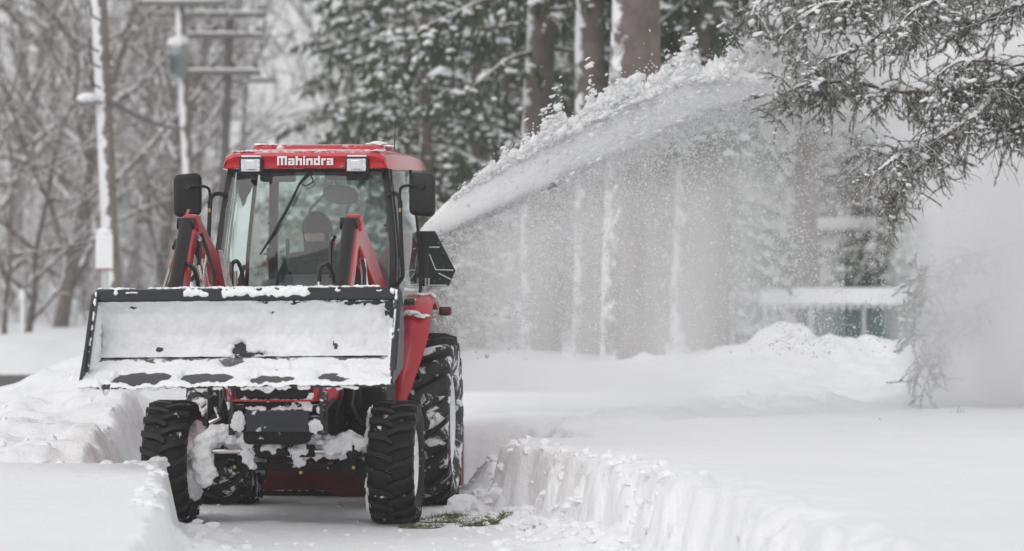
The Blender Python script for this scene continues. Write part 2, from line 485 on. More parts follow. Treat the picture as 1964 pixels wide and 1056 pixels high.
def ground_z(X, Y):
    X, Y = np.asarray(X, float), np.asarray(Y, float)
    wob = .05 * fbm(X * 1.5, Y * 1.9, 0.3, 3) + .016 * fbm(X * 7, Y * 6.0, 1.3, 3)
    xr = curve(XR, Y) + wob + .012 * vnoise(X * 3, Y * 5.5) + .034 * fbm(X * 11, Y * 2.0, 3.0, 3) + .013 * fbm(X * 15, Y * 9, 8.0, 3)
    xl = curve(XL, Y) + wob * .8 + .022 * fbm(X * 9, Y * 7, 6.6, 3)
    floor = -.016 * np.clip(Y - 17.9, 0, 3.2) + .010 * fbm(X * 2.2, Y * 1.4, 2.0, 4) + .012 * np.clip(fbm(X * 9, Y * 6, 4.0, 3) - .25, 0, 1)
    # loose crumbs on the floor close to both walls
    nearwall = np.exp(-np.clip(np.minimum(xr - X, X - xl), 0, 9) / .22)
    floor = floor + nearwall * (.05 + .10 * np.clip(fbm(X * 6, Y * 6, 8.0, 3), 0, 1))
    # right-hand bank
    uncut = sstep(21.0, 21.25, Y + .06 * fbm(X * 5, Y * 0, 1.0, 2))
    floor = floor * (1 - uncut) + (.42 + .03 * fbm(X * 2, Y * 2, 2.5, 3)) * uncut
    w = .13 + 1.4 * sstep(21.3, 24, Y) + .30 * sstep(18.7, 19.1, Y) + .10 * sstep(15, 11, Y)
    inR = sstep(0, 1, (X - xr) / w)
    topR = .42 + .012 * fbm(X * .7, Y * .7, 5.0, 3)
    yb = curve(BACK, X)
    past = Y - yb
    rough = .05 * fbm(X * 2.3, Y * 2.3, 6.0, 4) + .05 * np.clip(fbm(X * 5, Y * 5, 7.0, 3), -.2, 1)
    behind = -.03 + .07 * sstep(.2, 1.6, past) + rough * sstep(.2, 2.0, past) + .05 * sstep(2, 10, past)
    topR = topR + np.where(past > 0, behind * sstep(0, .12, past), .012 * np.clip(1 + past / .35, 0, 1))
    # crumbled lip along the cut
    topR = topR - .05 * np.exp(-np.clip(X - xr - w * .7, 0, 9) / .06) + .028 * np.exp(-np.abs(X - xr - .25) / .18) * fbm(X * 6, Y * 6, 9.0, 3)
    # drifts under the trees and the ploughed-up heap in front of the shelter
    heapR = sstep(1.2, 2.7, X) * sstep(5.2, 3.6, X) * np.exp(-((Y - 30.5) / 1.9) ** 2)
    topR = topR + .30 * heapR * (1 + .28 * fbm(X * 2.6, Y * 2.2, 3.1, 4)) + .02 * heapR * np.clip(fbm(X * 6, Y * 5, 5.1, 3), -.2, 1)
    topR = topR + .15 * np.exp(-(np.abs((X - 2.58) / .26) ** 4 + ((Y - 31.0) / .7) ** 2))
    topR = topR + .16 * np.exp(-(((X - .9) / .7) ** 2 + ((Y - 33.5) / 1.5) ** 2)) * (1 + .6 * fbm(X * 2, Y * 2, 3.3, 3))
    # left-hand bank, ploughed heap behind it
    topL = .385 + .010 * fbm(X * .8, Y * .8, 11.0, 3)
    inL = sstep(0, 1, (xl - X) / (.10 + .22 * sstep(17.2, 18.2, Y) + 1.2 * sstep(20.5, 23, Y)))
    back = sstep(17.02, 17.2, Y + .05 * fbm(X * 3, Y * 0 + 1, 2.0, 2))
    heap_h = .16 + .70 * np.exp(-((X + 2.6) / 1.15) ** 2) + .30 * sstep(-3.4, -2.6, X) * sstep(-1.8, -2.4, X) + .10 * sstep(-5.5, -3.5, X)
    hb = .16 + .22 * sstep(17.3, 19.5, Y) * sstep(27, 23, Y) * sstep(-4.6, -3.0, X)
    heap = hb + (heap_h - hb) * np.exp(-((Y - 24.5) / 3.2) ** 2) + .05 * fbm(X * 2.4, Y * 2.4, 12.0, 4)
    heap = heap + .06 * np.clip(fbm(X * 5, Y * 5, 13.0, 4), -.2, 1) * sstep(17.1, 18.0, Y)
    topL = topL * (1 - back) + heap * back
    topL = topL + .03 * np.exp(-(((X + 1.80) / .09) ** 2 + ((Y - 16.9) / .12) ** 2)) + .015 * np.exp(-np.abs(xl - X - .1) / .12) * fbm(X * 7, Y * 5, 9.5, 3) * (1 - back)
    berm = .20 * np.exp(-((X + .12) / .16) ** 2) * sstep(19.3, 20.1, Y) * sstep(20.9, 20.5, Y) * (1 + .5 * fbm(X * 5, Y * 5, 4.4, 3))
    floor = np.maximum(floor, berm)
    face = 4 * inR * (1 - inR) * sstep(21.4, 20.8, Y)
    z = floor * (1 - inR) * (1 - inL) + topR * inR + topL * inL + face * (.07 * fbm(X * 13, Y * 4.5, 6.0, 4) + .03 * fbm(X * 30, Y * 14, 2.0, 2))
    # the road beyond the left heap, then a bank and rising wooded ground
    far = sstep(27, 34, Y)
    road_side = sstep(-1.5, -4.0, X)
    roadz = -.02 + .48 * sstep(47.5, 51, Y + .8 * fbm(X * .25, Y * .25, 1.2, 3)) + .10 * fbm(X * .6, Y * .6, 2.2, 3) * sstep(47.5, 51, Y)
    z = z * (1 - far * road_side) + roadz * far * road_side
    z = z + sstep(75, 135, Y) * (2.2 + 2.0 * sstep(0, -12, X)) * sstep(16, 4, X) + .02 * np.clip(Y - 160, 0, 3000) * .6
    # lower lot where the shelter and the house stand
    z = z - 1.5 * sstep(40, 50, Y) * sstep(2.0, 4.0, X) * sstep(150, 110, Y)
    return z

def axis(segs):
    a = []
    for (x0, x1, n) in segs: a += list(np.linspace(x0, x1, n, endpoint=False))
    return np.array(a)
gx = axis([(-1500, -200, 12), (-200, -40, 22), (-40, -8, 42), (-8, -4, 44), (-4, -2.5, 36), (-2.5, -1.2, 66), (-1.2, -.5, 20), (-.5, 1.5, 90), (1.5, 5, 72), (5, 10, 40), (10, 40, 36), (40, 200, 18), (200, 1501, 12)])
gy = axis([(-40, 6, 18), (6, 11, 50), (11, 22.5, 330), (22.5, 36, 170), (36, 60, 90), (60, 140, 60), (140, 400, 24), (400, 4001, 20)])
GX, GY = np.meshgrid(gx, gy)
GZ = ground_z(GX, GY)
nx, ny = len(gx), len(gy)
idx = np.arange(nx * ny).reshape(ny, nx)
quads = np.stack([idx[:-1, :-1], idx[:-1, 1:], idx[1:, 1:], idx[1:, :-1]], -1).reshape(-1, 4)
ground = link_mesh('snowy_ground', np_mesh('snowy_ground', np.stack([GX, GY, GZ], -1).reshape(-1, 3), quads), MAT['snow'])
tag(ground, None, None, kind='structure')

def gz(x, y):
    i = min(max(int(np.searchsorted(gx, x)) - 1, 0), nx - 2); j = min(max(int(np.searchsorted(gy, y)) - 1, 0), ny - 2)
    u = (x - gx[i]) / (gx[i + 1] - gx[i]); v = (y - gy[j]) / (gy[j + 1] - gy[j])
    return float((GZ[j, i] * (1 - u) + GZ[j, i + 1] * u) * (1 - v) + (GZ[j + 1, i] * (1 - u) + GZ[j + 1, i + 1] * u) * v)

# wet road that shows beyond the left heap: a sheet over the ploughed lane
rm = MB()
ys = [37.5, 40, 42, 44, 46.3]
for i, yy in enumerate(ys[:-1]):
    for (xa, xb) in [(-60, -20), (-20, -9), (-9, -4.6)]:
        rm.add([(xa, yy, .075), (xb, yy, .075), (xb, ys[i + 1], .075), (xa, ys[i + 1], .075)], [(0, 1, 2, 3)])
road = rm.build('road', MAT['asphalt'], smooth=False)
tag(road, None, None, kind='structure')

# bare turf scraped open beside the front wheel: soil patch with blades
def turf_patch(px, py, Y, rx, ry, seed):
    c = at(px, py, Y); rnd = random.Random(seed)
    vs, fs = [], []
    n = 26
    pts = [(0, 0)]
    vs.append((0, 0, .0))
    for k in range(n):
        a = 2 * math.pi * k / n
        q = 1 + .45 * mnoise.noise(Vector((math.cos(a) * 2.2, math.sin(a) * 2.2, seed * 3.7)))
        x, y = rx * q * math.cos(a), ry * q * math.sin(a)
        vs.append((x, y, gz(c.x + x, c.y + y) - gz(c.x, c.y)))
    fs = [(0, 1 + k, 1 + (k + 1) % n) for k in range(n)]
    me = bpy.data.meshes.new('turf_patch'); me.from_pydata(vs, [], fs); me.update()
    o = link_mesh('turf_patch', me, MAT['soil'])
    o.location = (c.x, c.y, gz(c.x, c.y) + .006)
    tag(o, None, None, kind='structure')
    mb = MB()
    for k in range(int(2600 * rx * ry / .05)):
        a = rnd.random() * 6.283; q = math.sqrt(rnd.random()) * 1.05
        x, y = rx * q * math.cos(a), ry * q * math.sin(a)
        z0 = gz(c.x + x, c.y + y) - gz(c.x, c.y) - .004
        L = rnd.uniform(.012, .042); d = Vector((rnd.uniform(-1, 1), rnd.uniform(-1, 1), rnd.uniform(.15, .8))).normalized()
        sd = d.orthogonal().normalized() * .0022
        p = Vector((x, y, z0))
        mb.add([p - sd, p + sd, p + d * L], [(0, 1, 2)])
    g = mb.build('grass', MAT['grass'], smooth=False)
    g.location = o.location
    tag(g, 'short green grass showing through scraped snow beside the front wheel', 'grass', kind='stuff')
turf_patch(808, 1013, 17.55, .12, .075, 1)
turf_patch(875, 1003, 17.95, .20, .13, 2)
turf_patch(915, 1012, 17.65, .11, .07, 8)
turf_patch(955, 1008, 17.75, .10, .07, 3)
turf_patch(1025, 1028, 17.0, .07, .03, 5)

# crumbs and clods of snow lying on the cleared strip: one uncountable scatter
def scatter_clods():
    mb = MB(); rnd = random.Random(5)
    for k in range(620):
        Y = rnd.uniform(14.5, 20.8)
        e = rnd.random()
        xr, xl = float(curve(XR, Y)), float(curve(XL, Y))
        if e < .6: X = xr - abs(rnd.gauss(0, .22)) - .03
        elif e < .8: X = xl + abs(rnd.gauss(0, .2)) + .05
        else: X = rnd.uniform(xl, xr)
        if -2.15 < X < -.3 and 17.3 < Y < 21.2 and rnd.random() < .75: continue
        r = rnd.uniform(.006, .026) * (1.5 if rnd.random() < .1 else 1)
        if e >= .8: r *= .5
        z = gz(X, Y)
        mb.blob((X, Y, z + r * .3), (r * 1.3, r * 1.2, r * .8), k, .5, 1)
    for k in range(130):   # lumps crumbled along the top of both cuts and on the left heap
        if k % 3 == 0:
            Y = rnd.uniform(15, 18.8); X = float(curve(XR, Y)) + rnd.uniform(.05, .3)
        elif k % 3 == 1:
            Y = rnd.uniform(17.4, 20); X = -2.4 - abs(rnd.gauss(0, .5))
        else:
            Y = rnd.uniform(20, 25); X = rnd.uniform(-3.6, -2.2)
        r = rnd.uniform(.008, .03)
        mb.blob((X, Y, gz(X, Y) + r * .2), (r * 1.2, r * 1.2, r), k + 1000, .5, 1)
    for k in range(95):    # broken blocks at the foot and on the lip of the right-hand cut
        Y = rnd.uniform(15.3, 18.9); e = rnd.random()
        X = float(curve(XR, Y)) + (rnd.uniform(-.16, .05) if e < .7 else rnd.uniform(.10, .22))
        r = rnd.uniform(.018, .055) * (1 if e < .7 else .6)
        mb.blob((X, Y, gz(X, Y) + r * .15), (r * rnd.uniform(.8, 1.5), r * rnd.uniform(.8, 1.4), r * rnd.uniform(.5, .9)), k + 3000, .7, 2)
    for k in range(60):    # nibbled edge of the left-hand slab
        Y = rnd.uniform(13.5, 17.0) if k % 3 else 17.0 + rnd.gauss(0, .04)
        X = float(curve(XL, Y)) - rnd.uniform(.06, .16) if k % 3 else -1.85 - abs(rnd.gauss(0, .5))
        r = rnd.uniform(.008, .03)
        mb.blob((X, Y, gz(X, Y) + r * .1), (r * 1.4, r * 1.4, r * .7), k + 5000, .6, 2)
    o = mb.build('snow_crumbs', MAT['lump'])
    tag(o, 'loose snow crumbs scattered along the cleared strip and its cut edges', 'snow', kind='stuff')
scatter_clods()
# ================================================================ the tractor
T_YAW = R(4.6)
tractor = empty('tractor', (-1.267, 17.9, 0), (R(-0.9), 0, -T_YAW))
tag(tractor, 'red cab tractor with front loader bucket and rear snow blower on the cleared strip', 'tractor')
tm = Matrix.Translation(tractor.location) @ tractor.rotation_euler.to_matrix().to_4x4()
TP = tractor
def tpart(mb, name, mat, parent=None, **k): return mb.build(name, MAT[mat], parent or TP, **k)

def snow_skin(name, P, N, nu, nv, th, parent, mat='lump'):
    """a coat of snow over a surface: a grid that lies proud where the snow is and dips under where the surface is bare"""
    us, vs_ = np.linspace(0, 1, nu), np.linspace(0, 1, nv)
    vs, fs = [], []
    for v in vs_:
        for u in us:
            vs.append(tuple(Vector(P(u, v)) + Vector(N(u, v)) * th(u, v)))
    for j in range(nv - 1):
        for i in range(nu - 1):
            a = j * nu + i
            fs.append((a, a + 1, a + nu + 1, a + nu))
    me = bpy.data.meshes.new(name); me.from_pydata(vs, [], fs); me.update()
    return link_mesh(name, me, MAT[mat], parent)

_clump = bpy.data.textures.new('clump', 'CLOUDS'); _clump.noise_scale = .022; _clump.noise_depth = 4
def fuse(o, vox=.009):
    """melt overlapping lumps into one mass and roughen its surface"""
    r_ = o.modifiers.new('fuse', 'REMESH'); r_.mode = 'VOXEL'; r_.voxel_size = vox; r_.use_smooth_shade = True
    d_ = o.modifiers.new('rough', 'DISPLACE'); d_.texture = _clump; d_.strength = .030 if vox > .0065 else .014; d_.mid_level = .55; d_.texture_coords = 'LOCAL'
    return o

def n3(x, y, z=0, o=4): 
    return mnoise.fractal(Vector((x, y, z)), 1.0, 2.0, o)

# ---------------- wheels
def make_wheel(front, side):
    """side -1 left of picture, +1 right; rim is the part, tyre and lugs its sub-parts"""
    if front: r, w, rr, cx, cy_, nl = .345, .255, .20, .627 * side, 0.0, 21
    else: r, w, rr, cx, cy_, nl = .535, .385, .285, .605 * side, 1.70, 19
    h = w / 2
    rb = r - (.022 if front else .034)      # carcass radius between the lugs
    mb = MB()
    d = side                                 # outward
    prof = [(-d * h * .78, rr), (-d * h * .82, rr - .015), (-d * h * .55, rr - .03), (d * h * .10, rr - .05), (d * h * .25, rr * .55), (d * h * .28, .05), (d * h * .45, .05), (d * h * .45, .0)]
    mb.lathe(prof, (0, 0, 0), 'x', 36)
    mb.lathe([(d * h * .10, rr - .05), (d * h * .82, rr - .015), (d * h * .78, rr)], (0, 0, 0), 'x', 36)
    for k in range(6):
        a = k * math.pi / 3
        mb.cyl((d * h * .26, .09 * math.cos(a), .09 * math.sin(a)), (d * h * .36, .09 * math.cos(a), .09 * math.sin(a)), .012, 6)
    rim = mb.build('rim', MAT['rim'], TP)
    rim.location = (cx, cy_, r - .004)
    # carcass
    t = MB()
    P_ = []
    for k in range(15):
        a = k / 14
        x = -h + 2 * h * a
        e = abs(2 * a - 1)
        P_.append((x * (1 - .06 * e ** 4), rb - (.012 + .05 * r) * e ** 4))
    prof = [(-h * .78, rr - .004), (-h * .93, rr + (rb - rr) * .25), (-h * 1.0, rr + (rb - rr) * .55)] + P_[0:] + [(h * 1.0, rr + (rb - rr) * .55), (h * .93, rr + (rb - rr) * .25), (h * .78, rr - .004)]
    t.lathe(prof, (0, 0, 0), 'x', 64)
    tyre = t.build('tyre', MAT['rubber' if front else 'rubber_snowy'], rim)
    # lugs: bent chevron bars, each with its own edges
    def lug(sgn):
        lb = MB()
        # a bar running from just past the centre out to the shoulder and down the sidewall, swept back as it goes
        if front: path = [(-.012, 0.0, .0), (.045, .028, .0), (.085, .034, .0), (.125, .062, -.016), (.130, .075, -.052)]
        else: path = [(-.01, 0.0, 0), (.06, .045, 0), (.125, .095, -.004), (.185, .155, -.022), (.192, .185, -.09)]
        wd = .034 if front else .040
        ht = .024 if front else .036
        ring = []
        for (x, s_, dr) in path:
            a = s_ / r
            for (ds, dh) in ((-wd / 2 * 1.15, -ht), (-wd / 2 * .85, 0), (wd / 2 * .85, 0), (wd / 2 * 1.15, -ht)):
                aa = a + ds / r
                q = r + dr + dh
                ring.append((sgn * x, -q * math.sin(aa) * -1, q * math.cos(aa)))
        rings = [ring[i * 4:(i + 1) * 4] for i in range(len(path))]
        lb.loft(rings)
        return lb
    for sgn in (-1, 1):
        base = None
        me = lug(sgn).mesh('lug')
        me.materials.append(MAT['rubber_lug']); me.shade_smooth(); me.set_sharp_from_angle(angle=R(35))
        for k in range(nl):
            o = bpy.data.objects.new('lug', me)
            col.objects.link(o)
            o.parent = rim
            ang = 2 * math.pi * (k + (.5 if sgn > 0 else 0)) / nl
            o.rotation_euler = (ang, 0, 0)
    # snow packed in the dish of the wheel
    s = MB()
    nr, na = 7, 40
    vs, fs = [(d * h * .55, 0, 0)], []
    for i in range(1, nr):
        for k in range(na):
            a = 2 * math.pi * k / na
            q = rr * 1.02 * i / (nr - 1)
            if i == nr - 1: q *= 1 + .10 * n3(math.cos(a) * 2, math.sin(a) * 2, side * 3 + front)
            x = d * h * (.62 + .22 * n3(math.cos(a) * q * 9, math.sin(a) * q * 9, side * 2.0)) if i < nr - 1 else d * h * .60
            vs.append((x, q * math.cos(a), q * math.sin(a)))
    fs += [(0, 1 + k, 1 + (k + 1) % na) for k in range(na)]
    for i in range(nr - 2):
        for k in range(na):
            a0 = 1 + i * na
            fs.append((a0 + k, a0 + na + k, a0 + na + (k + 1) % na, a0 + (k + 1) % na))
    s.add(vs, fs)
    s.build('packed_snow', MAT['lump'], rim)
    if side < 0 or not front:       # inner dish too
        s2 = MB()
        for k in range(16):
            a = random.uniform(0, 6.28); q = rr * random.uniform(.45, 1.0)
            s2.blob((-d * h * random.uniform(.75, 1.0), q * math.cos(a), q * math.sin(a)), (.05, .075, .075), k + 40 * front, .5, 2)
        fuse(s2.build('packed_snow', MAT['lump'], rim))['kind'] = 'stuff'
    else:
        s2 = MB()
        for k in range(11):
            a = random.uniform(-.6, .6) + (math.pi if k % 2 else 0); q = rr * random.uniform(.5, 1.15)
            s2.blob((-d * h * random.uniform(.85, 1.15), q * math.sin(a) - .05, q * math.cos(a)), (.03, .06, .08), k + 90, .5, 2)
        fuse(s2.build('packed_snow', MAT['lump'], rim))['kind'] = 'stuff'
    return rim
for fr in (True, False):
    for sd in (-1, 1):
        make_wheel(fr, sd)

# ---------------- chassis, axle, engine side
mb = MB()
mb.box((0, .75, .62), (.34, 2.3, .34))
mb.box((0, 1.75, .58), (.78, .36, .34))
mb.box((.12, .1, .76), (.40, .5, .24))
tpart(mb, 'transmission_case', 'chassis', bevel=.03)
mb = MB()
mb.tube([(-.56, 0, .36), (-.42, 0, .39), (-.15, 0, .42), (0, 0, .43), (.15, 0, .42), (.42, 0, .39), (.56, 0, .36)], [.065, .055, .06, .085, .06, .055, .065], 12)
mb.box((0, -.02, .46), (.16, .24, .16))
for s_ in (-1, 1):
    mb.box((s_ * .475, 0, .36), (.10, .17, .20))
    mb.cyl((s_ * .44, -.01, .26), (s_ * .44, -.01, .47), .045, 12)
    mb.box((s_ * .40, -.13, .40), (.06, .12, .05))
tpart(mb, 'front_axle', 'chassis', bevel=.012)
mb = MB()
mb.cyl((-.40, -.17, .405), (.42, -.17, .41), .014, 10)
tpart(mb, 'tie_rod', 'chrome')
for x in (-.42, .43):
    mb = MB(); mb.box((x, -.17, .41), (.05, .06, .07)); tpart(mb, 'rod_end', 'chassis', bevel=.006)
mb = MB()
for x in (-.14, -.08, .10, .16):
    mb.box((x, -.17, .41), (.07, .06, .07))
mb.cyl((-.15, -.17, .41), (.17, -.17, .41), .028, 12)
mb.cyl((-.10, -.17, .41), (.12, -.17, .41), .030, 12)
tpart(mb, 'steering_cylinder', 'chassis', bevel=.006)
mb = MB()
mb.box((.02, .04, .315), (.62, .06, .045))
mb.box((-.24, .03, .335), (.10, .10, .10)); mb.box((.37, .0, .33), (.09, .10, .10))
mb.cyl((-.30, -.04, .33), (-.27, .04, .33), .03, 10)
tpart(mb, 'axle_cross_member', 'chassis', bevel=.006)
for (x, y, z) in [(-.27, -.03, .315), (.10, -.02, .285), (.40, -.06, .315)]:
    mb = MB(); mb.cyl((x, y - .03, z), (x, y + .01, z), .010, 8); tpart(mb, 'grease_nipple', 'brass')

# snow lying on the axle and knocked up behind the bumper
sn = MB(); rnd = random.Random(3)
for k in range(95):
    x = rnd.uniform(-.46, .50)
    z = .43 + rnd.uniform(-.04, .05) + .05 * math.exp(-((x + .32) / .10) ** 2)
    r = rnd.uniform(.018, .045)
    sn.blob((x, rnd.uniform(-.19, -.02), z), (r * 1.4, r, r), k, .55, 2)
for (x, z, r) in [(-.36, .50, .055), (-.30, .51, .05), (-.40, .46, .06), (-.43, .38, .07), (-.44, .32, .06), (-.42, .25, .05), (-.38, .29, .045), (.10, .385, .04), (.11, .35, .035), (.09, .41, .045), (-.02, .43, .035), (.29, .44, .04), (.36, .42, .03), (-.17, .36, .04), (-.15, .33, .025)]:
    sn.blob((x, -.18, z), (r, r * .7, r), int(x * 100) + 55, .5, 2)
fuse(tpart(sn, 'axle_snow', 'lump'))['kind'] = 'stuff'

# front bracket, bumper plate
mb = MB()
mb.box((0.02, -.36, .655), (.54, .05, .030))
mb.box((0.02, -.34, .530), (.54, .04, .022))
for s_ in (-1, 1):
    mb.box((.02 + s_ * .255, -.35, .62), (.03, .06, .24))
    mb.box((.02 + s_ * .215, -.37, .565), (.075, .04, .085))
mb.box((.02, -.30, .59), (.50, .03, .15))
tpart(mb, 'front_bracket', 'black_snowy', bevel=.004)
mb = MB(); mb.box((.025, -.405, .578), (.345, .02, .118))
tpart(mb, 'bumper_plate', 'grey_steel', bevel=.004)
for s_ in (-1, 1):
    mb = MB()
    mb.tube([(.02 + s_ * .245, -.40, .58), (.02 + s_ * .245, -.42, .70), (.02 + s_ * .235, -.40, .92)], .011, 8)
    mb.tube([(.02 + s_ * .262, -.38, .64), (.02 + s_ * .30, -.30, .70)], .008, 8)
    tpart(mb, 'grille_guard', 'grey_steel')
sn = MB()
for k in range(60):
    sn.blob((rnd.uniform(-.15, .19), -.40 + rnd.uniform(-.008, .03), .645 + rnd.uniform(-.006, .012)), (rnd.uniform(.01, .03), .018, rnd.uniform(.006, .014)), k + 7, .6, 1)
for (x, z, r) in [(-.19, .59, .05), (-.20, .56, .045), (.215, .55, .04), (.24, .56, .035), (.19, .655, .03), (.17, .67, .028), (-.16, .70, .025), (.20, .71, .03), (.18, .72, .022), (-.245, .665, .022), (.255, .64, .025)]:
    sn.blob((x, -.405, z), (r * .9, r * .4, r), int(z * 900), .6, 2)
for k in range(26):
    sn.blob((-.14 + .012 * k, -.40, .693 + rnd.uniform(-.004, .004)), (.014, .014, .008), k + 70, .6, 1)
fuse(tpart(sn, 'bumper_snow', 'lump'), .007)['kind'] = 'stuff'

# hood with grille
def hood_ring(y, w, z0, z1, rc=.09):
    pts = []
    for (cx_, cz_, a0) in ((w - rc, z1 - rc, 0), (-(w - rc), z1 - rc, 90)):
        for k in range(6):
            a = R(a0 + 18 * k)
            pts.append((cx_ + rc * math.cos(a), y, cz_ + rc * math.sin(a)))
    pts += [(-w, y, z0), (w, y, z0)]
    return pts
mb = MB()
mb.loft([hood_ring(-.40, .235, .69, 1.00), hood_ring(-.36, .262, .685, 1.05), hood_ring(-.25, .275, .69, 1.11), hood_ring(.2, .29, .72, 1.20), hood_ring(.80, .31, .76, 1.285)])
tpart(mb, 'hood', 'red')
mb = MB()
mb.prism([(-.205, -.412, .70), (.215, -.412, .70), (.225, -.412, .96), (-.215, -.412, .96)], (0, .02, 0))
tpart(mb, 'grille', 'black', bevel=.01)
for k in range(5):
    mb = MB(); z = .715 + k * .045
    pts = []
    for q in range(9):
        u = -1 + q / 4
        pts.append((.005 + .19 * u, -.425 + .012 * u * u, z + .012 * u * u))
    mb.tube(pts, .008, 6)
    tpart(mb, 'grille_bar', 'black')
mb = MB()     # red lip that runs round the foot of the grille
mb.tube([(-.255, -.40, .86), (-.25, -.42, .735), (-.22, -.425, .69), (.225, -.425, .69), (.258, -.41, .735), (.262, -.39, .80)], .006, 8)
tpart(mb, 'grille_lip', 'red')
mb = MB()
mb.prism([(.265, -.30, .665), (.325, -.24, .70), (.335, -.22, .86), (.27, -.29, .86)], (0, .16, 0))
tpart(mb, 'hood_side_panel', 'red_clean', bevel=.012)
mb = MB(); mb.box((.44, .42, .62), (.22, .5, .34)); mb.box((.37, .14, .72), (.10, .2, .22)); tpart(mb, 'side_tank', 'chassis', bevel=.03)
mb = MB(); mb.box((-.40, .40, .64), (.14, .45, .30)); tpart(mb, 'battery_box', 'chassis', bevel=.03)
for (pts, rr_) in [([(-.33, -.1, .86), (-.31, -.13, .72), (-.34, -.12, .62), (-.40, -.08, .57)], .014), ([(.33, -.1, .86), (.335, -.12, .72), (.29, -.05, .60), (.27, 0, .50)], .014), ([(.40, 0, .84), (.38, -.04, .66), (.44, .0, .55)], .011)]:
    mb = MB(); mb.tube(pts, rr_, 8); tpart(mb, 'hydraulic_hose', 'hose')
mb = MB(); mb.tube([(-.37, -.10, .645), (-.345, -.12, .585), (-.40, -.12, .560)], .013, 8); tpart(mb, 'steel_pipe', 'zinc')
for x in (-.345, -.30):
    mb = MB(); mb.cyl((x, -.06, .60), (x, -.05, .88), .013, 8); tpart(mb, 'steel_pipe', 'grey_steel')

# ---------------- loader
def boom(s_):
    x = .445 * s_
    th = .062
    # rear leg, knee and front leg as one bent box beam (side view y,z), then given its width
    outer = [(.92, 1.20), (.86, 1.32), (-.32, 1.685), (-.40, 1.705), (-.48, 1.675), (-1.06, 1.03), (-1.13, .95), (-1.08, .88), (-.98, .90), (-.50, 1.49), (-.42, 1.535), (-.34, 1.52), (.80, 1.17)]
    mb = MB(); mb.prism([(x - th / 2, y, z) for (y, z) in outer], (th, 0, 0))
    return mb
for s_ in (-1, 1):
    b = tpart(boom(s_), 'loader_arm', 'red_clean', bevel=.012)
    x = .445 * s_
    # pin boss and knee plate
    mb = MB()
    mb.cyl((x - .062, -.43, 1.640), (x + .045, -.43, 1.640), .032, 16)
    mb.box((x, -.43, 1.672), (.082, .10, .05))
    mb.build('knee_boss', MAT['red_clean'], b, bevel=.008)
    mb = MB()
    mb.cyl((x - .078, -.43, 1.640), (x - .06, -.43, 1.640), .022, 12)
    mb.build('pin_cap', MAT['red_dull'], b)
    # tilt cylinder on the front of the arm
    xc = x - .014
    a, m_, e = Vector((xc, -.52, 1.655)), Vector((xc, -.86, 1.285)), Vector((xc, -1.10, 1.02))
    mb = MB(); mb.cyl(a, m_, .036, 20); c_ = mb.build('tilt_cylinder', MAT['black'], TP)
    mb = MB(); mb.cyl(m_ - (m_ - a).normalized() * .02, m_ + (m_ - a).normalized() * .018, .046, 20); mb.build('gland', MAT['black'], c_)
    mb = MB(); mb.cyl(m_, e, .019, 14); mb.build('piston_rod', MAT['chrome'], c_)
    mb = MB(); mb.cyl((xc - .05, -.51, 1.65), (xc + .045, -.51, 1.65), .032, 14); mb.build('clevis', MAT['black'], c_)
    # lift cylinder under the arm
    xl_ = x + .01
    mb = MB(); mb.cyl((xl_, .40, .80), (xl_, .05, 1.22), .034, 18); c2 = mb.build('lift_cylinder', MAT['grey_steel'], TP)
    mb = MB(); mb.cyl((xl_, .05, 1.22), (xl_, -.16, 1.48), .018, 12); mb.build('piston_rod', MAT['chrome'], c2)
    # mast
    mb = MB()
    mb.prism([(x - .05, .62, .50), (x - .05, .92, .50), (x - .05, 1.0, 1.20), (x - .05, .92, 1.30), (x - .05, .80, 1.26), (x - .05, .66, .95)], (.10, 0, 0))
    tpart(mb, 'loader_mast', 'red_clean', bevel=.01)
# hoses and steel lines on the picture-left arm
xL = -.445
for pts in [[(xL + .04, -.10, 1.60), (xL + .055, -.14, 1.52), (xL + .05, -.16, 1.42), (xL + .02, -.20, 1.36)],
            [(xL - .0, -.30, 1.34), (xL + .0, -.34, 1.43), (xL + .035, -.36, 1.445), (xL + .07, -.34, 1.40), (xL + .085, -.32, 1.30)],
            [(xL + .12, .2, 1.30), (xL + .13, .1, 1.43), (xL + .16, .1, 1.46), (xL + .18, .15, 1.40), (xL + .185, .2, 1.30)],
            [(.445 - .10, -.12, 1.60), (.445 - .115, -.16, 1.55), (.445 - .11, -.20, 1.46), (.445 - .10, -.26, 1.38)],
            [(.445 - .15, -.36, 1.33), (.445 - .145, -.36, 1.42), (.445 - .11, -.36, 1.445), (.445 - .085, -.34, 1.40), (.445 - .075, -.30, 1.33)]]:
    mb = MB()
    q = [Vector((p[0], p[1] - .36, p[2] - .02)) if p[1] < .1 else Vector(p) for p in pts]; sm = []
    for i in range(len(q) - 1):
        for k in range(5):
            t = k / 5; p0 = q[max(i - 1, 0)]; p1 = q[i]; p2 = q[i + 1]; p3 = q[min(i + 2, len(q) - 1)]
            sm.append(.5 * ((2 * p1) + (p2 - p0) * t + (2 * p0 - 5 * p1 + 4 * p2 - p3) * t * t + (3 * p1 - p0 - 3 * p2 + p3) * t ** 3))
    sm.append(q[-1])
    mb.tube(sm, .012, 8)
    tpart(mb, 'loader_hose', 'hose')
